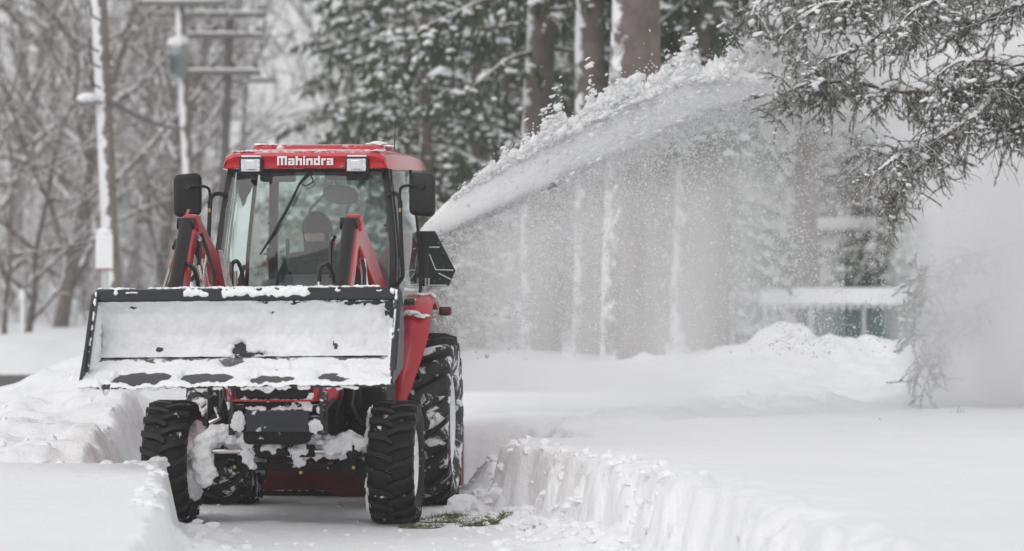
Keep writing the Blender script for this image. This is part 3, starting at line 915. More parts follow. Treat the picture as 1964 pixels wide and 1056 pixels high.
for (a, b_) in [((xL, -.30, 1.35), (xL, -.32, 1.28)), ((xL + .085, -.32, 1.31), (xL + .085, -.32, 1.25)), ((xL + .055, -.13, 1.585), (xL + .035, -.10, 1.60)), ((.445 - .15, -.36, 1.35), (.445 - .15, -.37, 1.275)), ((.445 - .11, -.13, 1.59), (.445 - .11, -.15, 1.54)), ((xL + .06, -.2, 1.44), (xL + .10, -.22, 1.27))]:
    a = (a[0], a[1] - .36, a[2] - .02); b_ = (b_[0], b_[1] - .36, b_[2] - .02)
    mb = MB(); mb.cyl(a, b_, .012, 10)
    m_ = (Vector(a) + Vector(b_)) / 2
    mb.cyl(m_ - Vector((0, 0, .012)), m_ + Vector((0, 0, .008)), .017, 6)
    tpart(mb, 'hose_fitting', 'zinc')
for pts in [[(xL + .05, -.42, 1.60), (xL + .075, -.38, 1.50), (xL + .10, -.30, 1.38), (xL + .09, -.25, 1.26)], [(xL + .03, -.50, 1.52), (xL + .06, -.48, 1.40), (xL + .055, -.46, 1.28)], [(xL + .17, .30, 1.44), (xL + .15, .25, 1.36), (xL + .17, .22, 1.27)], [(.445 + .035, -.36, 1.46), (.445 + .045, -.34, 1.40), (.445 + .04, -.3, 1.28)]]:
    mb = MB(); mb.tube(pts, .011, 8); tpart(mb, 'loader_hose', 'hose')
mb = MB(); mb.prism([(xL + .075, -.05, 1.52), (xL + .10, -.05, 1.52), (xL + .175, -.05, 1.27), (xL + .13, -.05, 1.27)], (0, .012, 0)); tpart(mb, 'arm_bracket', 'zinc', bevel=.003)
mb = MB(); mb.tube([(xL + .06, -.30, 1.50), (xL + .03, -.32, 1.28)], .007, 6); tpart(mb, 'steel_line', 'zinc')
mb = MB(); mb.box((xL + .135, .0, 1.37), (.012, .10, .15)); mb.box((xL + .165, .02, 1.34), (.015, .05, .13)); tpart(mb, 'valve_bracket', 'zinc', bevel=.003)
mb = MB(); mb.tube([(xL - .085, -.66, 1.38), (xL - .062, -.48, 1.56), (xL - .035, -.34, 1.73)], [.008, .008, .009], 8); tpart(mb, 'indicator_rod', 'rust')
mb = MB(); mb.cyl((xL - .070, -.53, 1.515), (xL - .062, -.50, 1.550), .024, 12); tpart(mb, 'rod_guide', 'black')
mb = MB(); mb.tube([(xL - .100, -.80, 1.24), (xL - .082, -.64, 1.40)], .009, 8); tpart(mb, 'indicator_sleeve', 'zinc')

# ---------------- bucket
BKT = empty('bucket_mount', (0, 0, 0))
bpy.data.objects.remove(BKT)
bw = .785
roll = R(0.55)
def bk(x, y, z):    # the bucket hangs a touch out of level
    return Vector((x * math.cos(roll) - (z - 1.05) * 0, y, z + x * math.sin(roll)))
# side profile (y,z): top rail, back, heel, floor, cutting edge
YT, ZT = -1.26, 1.265
prof = [(-1.27, 1.268), (-1.20, 1.20), (-1.155, 1.06), (-1.165, .945), (-1.215, .885), (-1.68, .787)]
inner = [(-1.28, 1.215), (-1.225, 1.16), (-1.185, 1.04), (-1.195, .95), (-1.235, .900), (-1.68, .797)]
mb = MB()
loop = prof + list(reversed(inner))
n_ = len(prof)
vs = [bk(-bw, y, z) for (y, z) in loop] + [bk(bw, y, z) for (y, z) in loop]
nl_ = len(loop)
fs = [(i, (i + 1) % nl_, nl_ + (i + 1) % nl_, nl_ + i) for i in range(nl_)]
mb.add(vs, fs)
bucket = tpart(mb, 'bucket', 'bucket', angle=30)
mb = MB()
mb.prism([bk(-bw - .006, -1.315, 1.225), bk(-bw - .006, -1.250, 1.222), bk(-bw - .006, -1.245, 1.278), bk(-bw - .006, -1.315, 1.285)], bk(bw + .006, 0, 1.2) - bk(-bw - .006, 0, 1.2))
mb.build('top_rail', MAT['bucket'], bucket, bevel=.006)
for s_ in (-1, 1):
    mb = MB()
    side = [(-1.31, 1.275), (-1.20, 1.215), (-1.145, 1.06), (-1.155, .935), (-1.21, .870), (-1.62, .787), (-1.66, .81)]
    mb.prism([bk(s_ * (bw + .002), y, z) for (y, z) in side], (s_ * .014, 0, 0))
    mb.build('side_plate', MAT['bucket'], bucket, bevel=.003)
    mb = MB()   # wear strip along the leading edge of the side
    mb.prism([bk(s_ * (bw - .012), -1.325, 1.262), bk(s_ * (bw - .012), -1.29, 1.262), bk(s_ * (bw - .012), -1.53, .865), bk(s_ * (bw - .012), -1.565, .86)], (s_ * .036, 0, 0))
    mb.build('side_strip', MAT['grey_steel'], bucket, bevel=.003)
mb = MB()
mb.prism([bk(-bw - .01, -1.70, .775), bk(-bw - .01, -1.54, .812), bk(-bw - .01, -1.54, .828), bk(-bw - .01, -1.70, .787)], bk(bw + .01, 0, 1) - bk(-bw - .01, 0, 1))
mb.build('cutting_edge', MAT['grey_steel'], bucket, bevel=.003)
mb = MB()   # raised bar at the heel of the floor
mb.prism([bk(-bw, -1.292, .882), bk(-bw, -1.245, .892), bk(-bw, -1.245, .930), bk(-bw, -1.292, .914)], bk(bw, 0, 1) - bk(-bw, 0, 1))
mb.build('heel_bar', MAT['heel'], bucket, bevel=.004)
# snow plastered over the back of the bucket (bare where it has fallen off)
def blobmask(u, v, spots):
    r = 0
    for (cu, cv, su, sv, d) in spots:
        r = max(r, d * math.exp(-((u - cu) / su) ** 2 - ((v - cv) / sv) ** 2))
    return r
ip = [(-1.285, 1.218), (-1.225, 1.16), (-1.185, 1.04), (-1.195, .965), (-1.235, .930)]
def P_back(u, v):
    t = v * (len(ip) - 1); i = min(int(t), len(ip) - 2); f = t - i
    y = ip[i][0] + (ip[i + 1][0] - ip[i][0]) * f; z = ip[i][1] + (ip[i + 1][1] - ip[i][1]) * f
    return bk(-bw + 2 * bw * u, y, z)
holes = [(.465, .78, .026, .15, 1.9), (.49, .90, .045, .09, 1.7), (.535, .86, .035, .055, 1.6), (.455, .95, .03, .05, 1.5), (.90, .04, .10, .05, 1.05), (.97, .13, .022, .22, 1.2), (.66, .02, .05, .03, .8), (.55, .01, .03, .03, .8), (.58, .25, .006, .02, .9), (.12, .12, .03, .05, .45), (.80, .01, .06, .02, .9)]
def th_back(u, v):
    n = n3(u * 16, v * 3.2, 1.1)
    m = blobmask(u + .012 * n3(u * 60, v * 12, 5), v + .06 * n3(u * 50, v * 10, 9), holes)
    base = .020 + .012 * n + .005 * n3(u * 60, v * 12, 3) - .012 * math.exp(-((v - .12) / .12) ** 2) * (.5 + n3(u * 22, 4, 2))
    return base - .035 * m * (1 + .5 * n3(u * 70, v * 14, 2))
snow_skin('bucket_snow', P_back, lambda u, v: (0, -.95, .2), 240, 56, th_back, bucket, 'film')
# snow over the floor and the cutting edge
def P_floor(u, v):
    y = -1.285 + (-1.722 + 1.285) * v; z = .888 + (.775 - .888) * v + (.012 if v < .96 else -.004)
    return bk(-bw - .012 + 2 * (bw + .012) * u, y, z)
fl = [(.17, .62, .045, .27, 1.7), (.23, .60, .040, .25, 1.7), (.12, .62, .02, .2, 1.4), (.38, .62, .045, .22, 1.7), (.44, .62, .040, .20, 1.6), (.335, .60, .02, .16, 1.4), (.60, .72, .050, .17, 1.6), (.655, .70, .025, .14, 1.4), (.635, .28, .050, .08, 1.4), (.79, .60, .030, .19, 1.5), (.83, .74, .028, .12, 1.4), (.45, .06, .03, .12, 1.1), (.20, .12, .05, .07, .95), (.09, .93, .015, .09, 1.1), (.86, .30, .03, .03, .8)]
def th_floor(u, v):
    m = blobmask(u + .008 * n3(u * 60, v * 9, 5), v + .06 * n3(u * 40, v * 7, 9), fl)
    return .020 + .010 * n3(u * 24, v * 5, 7) + .004 * n3(u * 90, v * 12, 7) - .055 * m
for s_ in (-1, 1):      # and over the inner face of each side
    def P_side(u, v, s_=s_):
        f = Vector((0, -1.305 + (-1.575 + 1.305) * v, 1.235 + (.835 - 1.235) * v)); r_ = Vector((0, -1.22 + (-1.25 + 1.22) * v, 1.19 + (.90 - 1.19) * v))
        q = f.lerp(r_, u); return bk(s_ * (bw - .001), q.y, q.z)
    snow_skin('side_snow', P_side, lambda u, v, s_=s_: (-s_, 0, 0), 18, 40, lambda u, v, s_=s_: (.010 + .012 * n3(u * 3, v * 9, s_ * 4) - (.022 if (s_ < 0 and u < .30) else 0)), bucket)
snow_skin('floor_snow', P_floor, lambda u, v: (0, .25, .97) if v < .95 else (0, -.3, .9), 260, 50, th_floor, bucket)
# fringe hanging off the cutting edge, clumps on the rail
sn = MB()
for k in range(150):
    u = (k + rnd.random()) / 150
    x = -bw + 2 * bw * u
    if n3(u * 14, 1.5, 0) > -.25:
        q = bk(x, -1.70, .775)
        sn.blob((q.x, q.y, q.z + rnd.uniform(-.004, .012)), (.014, .014, .009 + .012 * max(0, n3(u * 9, 7, 0))), k, .6, 1)
fuse(sn.build('lip_snow', MAT['lump'], bucket), .006)['kind'] = 'stuff'
sn = MB()
def rail(u, dz=0): 
    q = bk(-bw + 2 * bw * u, -1.29, 1.29 + dz); return q
for k in range(170):
    u = (k + rnd.random()) / 170
    if n3(u * 11, 3.3, 0) > -.30:
        q = rail(u); s_ = .5 + max(0, n3(u * 11, 3.3, 0))
        sn.blob((q.x, q.y + rnd.uniform(-.015, .02), q.z), (.018, .022, .012 * s_), k, .6, 1)
for (u, w_, h_) in [(.335, .055, .030), (.31, .03, .022), (.44, .04, .03), (.475, .045, .025), (.51, .05, .03), (.60, .06, .032), (.66, .05, .03), (.70, .05, .026), (.07, .014, .02), (.12, .03, .010), (.56, .018, .026), (.80, .02, .008), (.94, .016, .01), (.985, .012, .025)]:
    for k in range(7):
        q = rail(u + rnd.uniform(-.5, .5) * w_ / (2 * bw) * 1.6)
        sn.blob((q.x, -1.318, q.z - .018 - rnd.uniform(0, .6) * h_), (w_ * .5, .010, h_ * .55), k + int(u * 500), .7, 2)
fuse(sn.build('rail_snow', MAT['lump'], bucket), .006)['kind'] = 'stuff'
sn = MB()
for s_ in (-1, 1):
    for k in range(26):
        v = k / 25
        q = bk(s_ * (bw + .004), -1.315 + (-1.55 + 1.315) * v, 1.26 + (.84 - 1.26) * v)
        if s_ > 0 and v > .45:
            sn.blob((q.x - .012, q.y + .03, q.z), (.022, .05, .026), k, .5, 2)
        elif n3(v * 9, s_, 0) > -.1:
            sn.blob((q.x - s_ * .006, q.y - .012, q.z), (.010, .010, .020), k, .5, 1)
fuse(sn.build('side_snow', MAT['lump'], bucket), .006)['kind'] = 'stuff'
for s_ in (-1, 1):
    mb = MB()
    mb.prism([(s_ * .445 - .05, -1.17, 1.15), (s_ * .445 - .05, -.98, 1.0), (s_ * .445 - .05, -1.0, .88), (s_ * .445 - .05, -1.22, .92)], (.10, 0, 0))
    mb.build('bucket_lug', MAT['bucket'], bucket, bevel=.01)
mb = MB(); mb.cyl((bw + .02, -1.18, 1.215), (bw + .075, -1.18, 1.22), .018, 10); mb.build('latch_pin', MAT['black'], bucket)
# ---------------- cab
def smooth_path(pts, n=6):
    q = [Vector(p) for p in pts]; sm = []
    for i in range(len(q) - 1):
        for k in range(n):
            t = k / n; p0 = q[max(i - 1, 0)]; p1 = q[i]; p2 = q[i + 1]; p3 = q[min(i + 2, len(q) - 1)]
            sm.append(.5 * ((2 * p1) + (p2 - p0) * t + (2 * p0 - 5 * p1 + 4 * p2 - p3) * t * t + (3 * p1 - p0 - 3 * p2 + p3) * t ** 3))
    sm.append(q[-1])
    return sm

def beam(path, wx, wy, name, mat='black', parent=None):
    """square section swept along a mostly upright path"""
    mb = MB(); rings = []
    for p in path:
        p = Vector(p)
        rings.append([p + Vector((-wx / 2, -wy / 2, 0)), p + Vector((wx / 2, -wy / 2, 0)), p + Vector((wx / 2, wy / 2, 0)), p + Vector((-wx / 2, wy / 2, 0))])
    mb.loft(rings)
    return tpart(mb, name, mat, parent, bevel=.008)

FP = [(.455, 1.00, .74), (.492, .86, 1.05), (.508, .83, 1.31), (.512, .84, 1.52), (.485, .88, 1.78), (.447, .93, 2.06)]   # front pillar
RP = [(.488, 1.30, .82), (.520, 1.62, 1.12), (.541, 1.98, 1.33), (.536, 2.02, 1.55), (.510, 2.01, 1.80), (.476, 1.98, 2.08)]   # rear edge of the door
for s_ in (-1, 1):
    m = lambda P: [(s_ * x, y, z) for (x, y, z) in P]
    beam(smooth_path(m(FP), 5), .042, .075, 'front_pillar')
    beam(smooth_path(m(RP), 5), .022, .030, 'door_frame')
    q = [(s_ * (x + .012), y + .10, z) for (x, y, z) in FP[2:]]
    beam(smooth_path(q, 4), .026, .04, 'door_frame')
    # inner rear post
    beam([(s_ * .385, 2.06, .95), (s_ * .385, 2.06, 1.5), (s_ * .375, 2.03, 2.08)], .055, .05, 'rear_pillar', 'interior')
    # door glass between the two curves, split fine enough to bend
    A = smooth_path(m(FP), 5); B = smooth_path(m(RP), 5)
    vs, fs = [], []
    for a, b in zip(A, B):
        for k in range(5):
            t = k / 4
            p = a.lerp(b, t); p.x += s_ * .035 * math.sin(math.pi * t)
            vs.append(p)
    n_ = len(A)
    for i in range(n_ - 1):
        for k in range(4): fs.append((i * 5 + k, i * 5 + k + 1, i * 5 + 6 + k, i * 5 + 5 + k))
    mb = MB(); mb.add(vs, fs); tpart(mb, 'side_window', 'glass')
    # rear quarter glass
    mb = MB()
    Q = smooth_path(m(RP[1:]), 3); 
    vs = []
    for p in Q: vs += [p, Vector((s_ * .40, 2.06, p.z))]
    fs = [(2 * i, 2 * i + 1, 2 * i + 3, 2 * i + 2) for i in range(len(Q) - 1)]
    mb.add(vs, fs); tpart(mb, 'quarter_window', 'glass')
    # hinges
    for z in (1.46, 1.93):
        mb = MB(); f = (z - 1.3) / .76
        mb.box((s_ * (.535 - .07 * f), .905 + .06 * f, z), (.03, .05, .075)); tpart(mb, 'door_hinge', 'black', bevel=.006)
mb = MB(); mb.prism([(-.39, 2.065, 1.0), (.39, 2.065, 1.0), (.38, 2.035, 2.05), (-.38, 2.035, 2.05)], (0, .005, 0)); tpart(mb, 'rear_window', 'glass')
# windscreen, slightly bowed
vs, fs = [], []
for j in range(7):
    f = j / 6
    z = 1.285 + (2.03 - 1.285) * f
    hw = np.interp(z, [1.285, 1.31, 1.52, 1.78, 2.06], [.50, .50, .50, .475, .438]); y = np.interp(z, [1.285, 1.52, 1.78, 2.06], [.805, .80, .84, .895])
    for k in range(11):
        u = -1 + k / 5
        vs.append((hw * u, y - .045 * (1 - u * u), z))
for j in range(6):
    for k in range(10): fs.append((j * 11 + k, j * 11 + k + 1, j * 11 + 12 + k, j * 11 + 11 + k))
mb = MB(); mb.add(vs, fs); windscreen = tpart(mb, 'windscreen', 'glass')
# lower cab, cowl and header
mb = MB(); mb.box((0, .86, 1.02), (.90, .10, .50)); tpart(mb, 'cab_bulkhead', 'black', bevel=.02)
mb = MB(); mb.tube([(-.50, .81, 1.275), (-.25, .77, 1.272), (0, .762, 1.272), (.25, .77, 1.272), (.50, .81, 1.275)], .022, 8); tpart(mb, 'windscreen_seal', 'black')
mb = MB(); mb.prism([(-.45, .84, 2.00), (.45, .84, 2.00), (.45, .84, 2.075), (-.45, .84, 2.075)], (0, .06, 0)); tpart(mb, 'cab_header', 'black', bevel=.01)
mb = MB(); mb.box((0, 1.5, .85), (.92, 1.15, .06)); tpart(mb, 'cab_floor', 'interior', bevel=.01)
mb = MB(); mb.box((0, 2.04, .93), (.84, .05, .22)); tpart(mb, 'cab_rear_panel', 'black', bevel=.01)

# roof: lofted shell, front face upright, arching sides, raised hump behind
def roof_ring(y, hw, z0, z1, crown, k=.05):
    pts = [(-hw, y, z0), (-hw + k * .35, y, z1 - k * .45), (-hw + k * 1.4, y, z1)]
    for i in range(1, 8):
        u = -1 + i / 4
        pts.append(((hw - k * 1.4) * u, y, z1 + crown * (1 - u * u)))
    pts += [(hw - k * 1.4, y, z1), (hw - k * .35, y, z1 - k * .45), (hw, y, z0)]
    return pts
mb = MB()
rings = [roof_ring(.765, .474, 2.032, 2.062, .0), roof_ring(.752, .478, 2.018, 2.085, .002), roof_ring(.762, .482, 2.015, 2.102, .004), roof_ring(.80, .486, 2.014, 2.115, .008),
         roof_ring(1.0, .505, 2.018, 2.132, .012), roof_ring(1.5, .535, 2.045, 2.150, .014), roof_ring(2.0, .555, 2.066, 2.158, .010), roof_ring(2.22, .552, 2.080, 2.15, .0), roof_ring(2.26, .54, 2.095, 2.13, .0)]
mb.loft(rings)
roof = tpart(mb, 'roof', 'red_roof', angle=38)
mb = MB()   # raised hump with a stepped front
def hump_ring(y, hw, z0, z1):
    return [(-hw - .03, y, z0), (-hw, y, z1 - .006), (-hw + .03, y, z1), (-.2, y, z1 + .002), (.2, y, z1 + .002), (hw - .03, y, z1), (hw, y, z1 - .006), (hw + .03, y, z0)]
mb.loft([hump_ring(1.22, .37, 2.13, 2.140), hump_ring(1.25, .375, 2.13, 2.176), hump_ring(1.30, .38, 2.13, 2.186), hump_ring(1.9, .39, 2.13, 2.190), hump_ring(2.1, .385, 2.13, 2.15)])
mb.build('roof_hump', MAT['red_roof'], roof, angle=40)
# snow on the roof
sn = MB()
for (x, y, z, a, b_, c_) in [(.36, 1.33, 2.19, .05, .07, .018), (.33, 1.40, 2.192, .06, .06, .014), (-.19, 1.05, 2.152, .022, .022, .020), (.39, 1.6, 2.188, .05, .1, .012), (-.33, 1.3, 2.187, .06, .05, .008), (-.26, 1.27, 2.185, .03, .03, .007)]:
    sn.blob((x, y, z), (a, b_, c_), int(x * 77), .45, 2)
for k in range(46):
    x = -.40 + .8 * k / 45
    if n3(x * 7, 2.2, 0) > -.1: sn.blob((x, 1.215 + rnd.uniform(-.02, .01), 2.147), (.022, .02, .006), k, .5, 1)
    if n3(x * 5, 5.2, 0) > .0: sn.blob((x * 1.1, .80 + rnd.uniform(-.015, .015), 2.118), (.026, .018, .0045), k + 60, .5, 1)
sn.build('roof_snow', MAT['lump'], roof)['kind'] = 'stuff'
# work lamps
for s_ in (-1, 1):
    x, y, z = .309 * s_, .725, 2.030
    mb = MB(); mb.box((x, y + .02, z), (.135, .075, .098)); lamp = tpart(mb, 'work_lamp', 'black', bevel=.018, seg=3)
    mb = MB(); mb.box((x, y - .018, z + .002), (.112, .012, .074)); mb.build('lamp_lens', MAT['lens'], lamp, bevel=.012)
    mb = MB(); mb.box((x, y - .024, z + .003), (.066, .01, .056)); mb.build('lamp_reflector', MAT['chrome'], lamp, bevel=.012)
    mb = MB(); mb.cyl((x + .01, y + .03, z - .075), (x + .01, y + .03, z - .04), .020, 12); mb.build('lamp_mount', MAT['black'], lamp)
    mb = MB(); mb.box((x, y + .01, z + .054), (.11, .05, .010)); mb.build('lamp_snow', MAT['lump'], lamp, bevel=.004)
# maker's name in squared letters on the front of the roof
def letters():
    H, S = .055, .0125         # cap height, stroke
    xh = .041
    def m_(x): return [(x, 0, S, H), (x + .024, 0, S, H), (x + .048, 0, S, H), (x, H - S, .0605, S)], .069
    def a_(x): return [(x, xh - S * .8, .036, S * .8), (x + .026, 0, S, xh), (x, 0, .036, S * .75), (x, xh * .42, .036, S * .7), (x, 0, S * .9, xh * .55)], .046
    def h_(x): return [(x, 0, S, H), (x, xh - S, .036, S), (x + .026, 0, S, xh)], .046
    def i_(x): return [(x, 0, S, xh), (x, H - S * .75, S, S * .75)], .020
    def n_(x): return [(x, 0, S, xh), (x, xh - S, .036, S), (x + .026, 0, S, xh)], .046
    def d_(x): return [(x + .026, 0, S, H), (x, xh - S, .038, S), (x, 0, .038, S), (x, 0, S, xh)], .046
    def r_(x): return [(x, 0, S, xh), (x, xh - S, .028, S)], .035
    out, x = [], 0
    for f in (m_, a_, h_, i_, n_, d_, r_, a_):
        bx, adv = f(x); out.append(bx); x += adv
    return out, x - .009
LT, LW = letters()
sc_ = .326 / LW
for bx in LT:
    mb = MB()
    for q, (x, z, w, h) in enumerate(bx):
        x0 = .004 + (x * sc_ - .163)
        mb.box((x0 + w * sc_ / 2, .7475 - .0004 * q, 2.034 + (z + h / 2) * .95), (w * sc_, .010, h * .95))
    mb.build('letter', MAT['white_paint'], roof, smooth=False)
# mirrors and their arms
for s_ in (-1, 1):
    x, y, z = .687 * s_, .76, 1.862
    mb = MB()
    rings = []
    for (yy, k) in ((-.03, .80), (-.026, .93), (-.012, 1.0), (.020, 1.0), (.026, .97)):
        ring = []
        for (cx_, cz_, a0) in ((.045, .088, 0), (-.045, .088, 90), (-.045, -.088, 180), (.045, -.088, 270)):
            for q in range(5):
                a = R(a0 + 22.5 * q)
                ring.append((x + (cx_ + .032 * math.cos(a)) * k, y + yy - s_ * .25 * (cx_ + .032 * math.cos(a)) * k, z + (cz_ + .036 * math.sin(a)) * k + (.012 * (cx_ / .045) * -s_ * .4)))
        rings.append(ring)
    mb.loft(rings); mir = tpart(mb, 'mirror', 'black', angle=50)
    mb = MB(); mb.cyl((x + .0 - s_ * .004, y - .05, z + .05), (x - s_ * .004, y - .02, z + .05), .022, 14); mb.build('mirror_pivot', MAT['black'], mir)
    mb = MB(); mb.tube(smooth_path([(x, y - .04, z + .052), (x - s_ * .06, y - .04, z + .052), (x - s_ * .115, y - .01, z + .045), (x - s_ * .130, y + .0, z + .015), (x - s_ * .130, y + .01, z - .05)], 4), .0085, 8); mb.build('mirror_arm', MAT['black'], mir)
    mb = MB(); mb.cyl((x - s_ * .130, y + .01, z - .075), (x - s_ * .130, y + .01, z - .035), .014, 10); mb.build('mirror_clamp', MAT['black'], mir)
    mb = MB(); mb.cyl((x - s_ * .130, y + .0, z - .10), (x - s_ * .130, y + .0, z - .078), .009, 8); mb.build('clamp_bolt', MAT['brass'], mir)
    mb = MB(); mb.tube(smooth_path([(s_ * .475, .86, 1.86), (s_ * .515, .80, 1.872), (s_ * .548, .77, 1.85), (s_ * .556, .765, 1.78), (s_ * .566, .765, 1.55), (s_ * .572, .77, 1.40), (s_ * .556, .78, 1.365), (s_ * .525, .81, 1.33), (s_ * .50, .84, 1.31)], 5), .0125, 10); tpart(mb, 'grab_rail', 'black')
# wiper hung from the header
mb = MB()
mb.box((.02, .825, 2.005), (.045, .04, .035), Matrix.Rotation(R(35), 3, 'Y'))
mb.tube([(.025, .80, 1.995), (-.035, .785, 1.925), (-.10, .775, 1.78)], [.014, .008, .006], 8)
wip = tpart(mb, 'wiper_arm', 'black')
mb = MB(); mb.tube([(-.03, .772, 1.93), (-.10, .762, 1.785), (-.185, .765, 1.635), (-.262, .775, 1.515)], [.006, .011, .009, .006], 6); mb.build('wiper_blade', MAT['black'], wip)
mb = MB(); mb.tube(smooth_path([(.03, .80, 1.975), (.045, .785, 1.94), (.0, .78, 1.915), (-.02, .78, 1.93)], 4), .004, 6); mb.build('washer_tube', MAT['black'], wip)
# radio aerial
mb = MB(); mb.tube([(.455, 1.35, 2.15), (.458, 1.36, 2.33)], [.004, .002], 6); tpart(mb, 'aerial', 'black')
# inside the cab
mb = MB()
mb.loft([[(x_ * .27, 1.80 + .02 * abs(x_), 1.02) for x_ in (-1, 1)] + [(x_ * .27, 1.90, 1.02) for x_ in (1, -1)],
         [(x_ * .28, 1.82, 1.40) for x_ in (-1, 1)] + [(x_ * .28, 1.93, 1.40) for x_ in (1, -1)],
         [(x_ * .20, 1.86, 1.56) for x_ in (-1, 1)] + [(x_ * .20, 1.96, 1.56) for x_ in (1, -1)]])
seat = tpart(mb, 'seat', 'seat', bevel=.03)
mb = MB(); mb.box((0, 1.60, 1.03), (.50, .46, .11)); mb.build('seat_cushion', MAT['seat'], seat, bevel=.03)
mb = MB(); mb.box((0, 1.62, .93), (.30, .34, .14)); mb.build('seat_base', MAT['seat'], seat, bevel=.02)
mb = MB(); mb.box((0, .93, 1.20), (.34, .16, .32)); mb.box((0, .94, 1.36), (.30, .12, .06), Matrix.Rotation(R(25), 3, 'X')); tpart(mb, 'dashboard', 'interior', bevel=.02)
# steering wheel
mb = MB()
ctr, tilt = Vector((0.02, 1.13, 1.39)), Matrix.Rotation(R(38), 3, 'X')
ringp = [ctr + tilt @ Vector((.19 * math.cos(2 * math.pi * k / 36), .19 * math.sin(2 * math.pi * k / 36), 0)) for k in range(37)]
mb.tube(ringp, .013, 8)
stw = tpart(mb, 'steering_wheel', 'seat')
mb = MB()
for a in (90, 210, 330): mb.tube([ctr + Vector((0, 0, -.01)), ctr + tilt @ Vector((.185 * math.cos(R(a)), .185 * math.sin(R(a)), 0))], .011, 6)
mb.tube([ctr + Vector((0, 0, .01)), ctr + Vector((0, -.10, -.15))], .03, 10)
mb.build('steering_spokes', MAT['seat'], stw)
mb = MB()   # oval fan grille / visor under the headliner
ring = []
for yy, k in ((-.012, .9), (0, 1), (.012, .9)):
    ring.append([(.175 + (.105 * math.copysign(abs(math.cos(a)) ** .75, math.cos(a))) * k, 1.02 + yy, 1.875 + (.055 * math.copysign(abs(math.sin(a)) ** .8, math.sin(a)) - .012 * math.cos(a)) * k) for a in [2 * math.pi * q / 28 for q in range(28)]])
mb.loft(ring); vis = tpart(mb, 'oval_mirror', 'interior', angle=60)
mb = MB(); mb.tube([(.08, 1.02, 1.875), (-.0, 1.03, 1.80), (-.02, 1.1, 1.77)], .008, 8); mb.tube([(.15, 1.02, 1.90), (.15, 1.0, 2.03)], .008, 6); mb.build('mirror_stalk', MAT['interior'], vis)
mb = MB(); mb.box((-.02, 1.55, 2.055), (.90, 1.05, .03)); tpart(mb, 'headliner', 'interior', bevel=.008)
mb = MB(); mb.box((-.19, .98, 1.985), (.20, .10, .07)); tpart(mb, 'radio_console', 'interior', bevel=.01)
mb = MB(); mb.box((.22, 1.0, 1.99), (.26, .10, .06)); tpart(mb, 'vent_console', 'interior', bevel=.01)
for (x, y, z) in [(-.385, 1.9, 1.55), (-.20, .86, 1.70), (-.335, 1.9, 1.36), (.44, 1.2, 1.70)]:
    mb = MB(); mb.box((x, y, z), (.032, .02, .078)); mb.box((x - .02, y + .01, z), (.03, .015, .012)); tpart(mb, 'window_latch', 'black', bevel=.006)
mb = MB(); mb.lathe([(0, .001), (0, .085), (.014, .082), (.020, .06), (.032, .055), (.036, .03), (.048, .028), (.05, .0)], (-.28, .95, 1.285), 'z', 28); tpart(mb, 'beacon_base', 'interior')
mb = MB(); mb.tube(smooth_path([(-.165, 1.2, 1.62), (-.165, 1.19, 1.45), (-.155, 1.12, 1.36), (-.12, 1.0, 1.30)], 5), .011, 8); tpart(mb, 'gear_lever', 'seat')
mb = MB(); mb.box((-.235, 1.10, 1.32), (.05, .08, .12), Matrix.Rotation(R(-12), 3, 'Y')); tpart(mb, 'control_pod', 'interior', bevel=.008)

# ---------------- fenders, lights and the slow-vehicle plate
for s_ in (-1, 1):
    mb = MB(); rings = []
    # arc over the rear tyre, narrow at its front foot
    for k in range(15):
        a = R(200 - 9.5 * k)          # 200 = low at the front
        f = k / 14
        rr_ = .615
        y, z = 1.70 + rr_ * math.cos(a) * .93, .60 + rr_ * math.sin(a) * 1.12
        wi = .455 + .05 * f
        wo = .50 + .17 * sstep(0, .5, f)
        wo = float(wo)
        rad = Vector((0, math.cos(a), math.sin(a)))
        rings.append([(s_ * wi, y, z), (s_ * (wi + .3 * (wo - wi)), y + rad.y * .018, z + rad.z * .018), (s_ * (wi + .8 * (wo - wi)), y + rad.y * .012, z + rad.z * .012), (s_ * wo, y - rad.y * .02, z - rad.z * .02),
                      (s_ * (wo - .012), y - rad.y * .032, z - rad.z * .032), (s_ * wi, y - rad.y * .015, z - rad.z * .015)])
    mb.loft(rings)
    fen = tpart(mb, 'rear_fender', 'red_clean', angle=50)
    mb = MB(); mb.box((s_ * .735, 1.62, 1.195), (.075, .07, .055)); fl_ = mb.build('fender_lamp', MAT['amber'], fen, bevel=.015)
    sn = MB()
    for k in range(14):
        a = R(rnd.uniform(78, 128)); x = rnd.uniform(.50, .63)
        sn.blob((s_ * x, 1.70 + .575 * math.cos(a), .602 + .695 * math.sin(a)), (.045, .06, .014), k + 9, .5, 2)
    sn.build('fender_snow', MAT['lump'], fen)['kind'] = 'stuff'
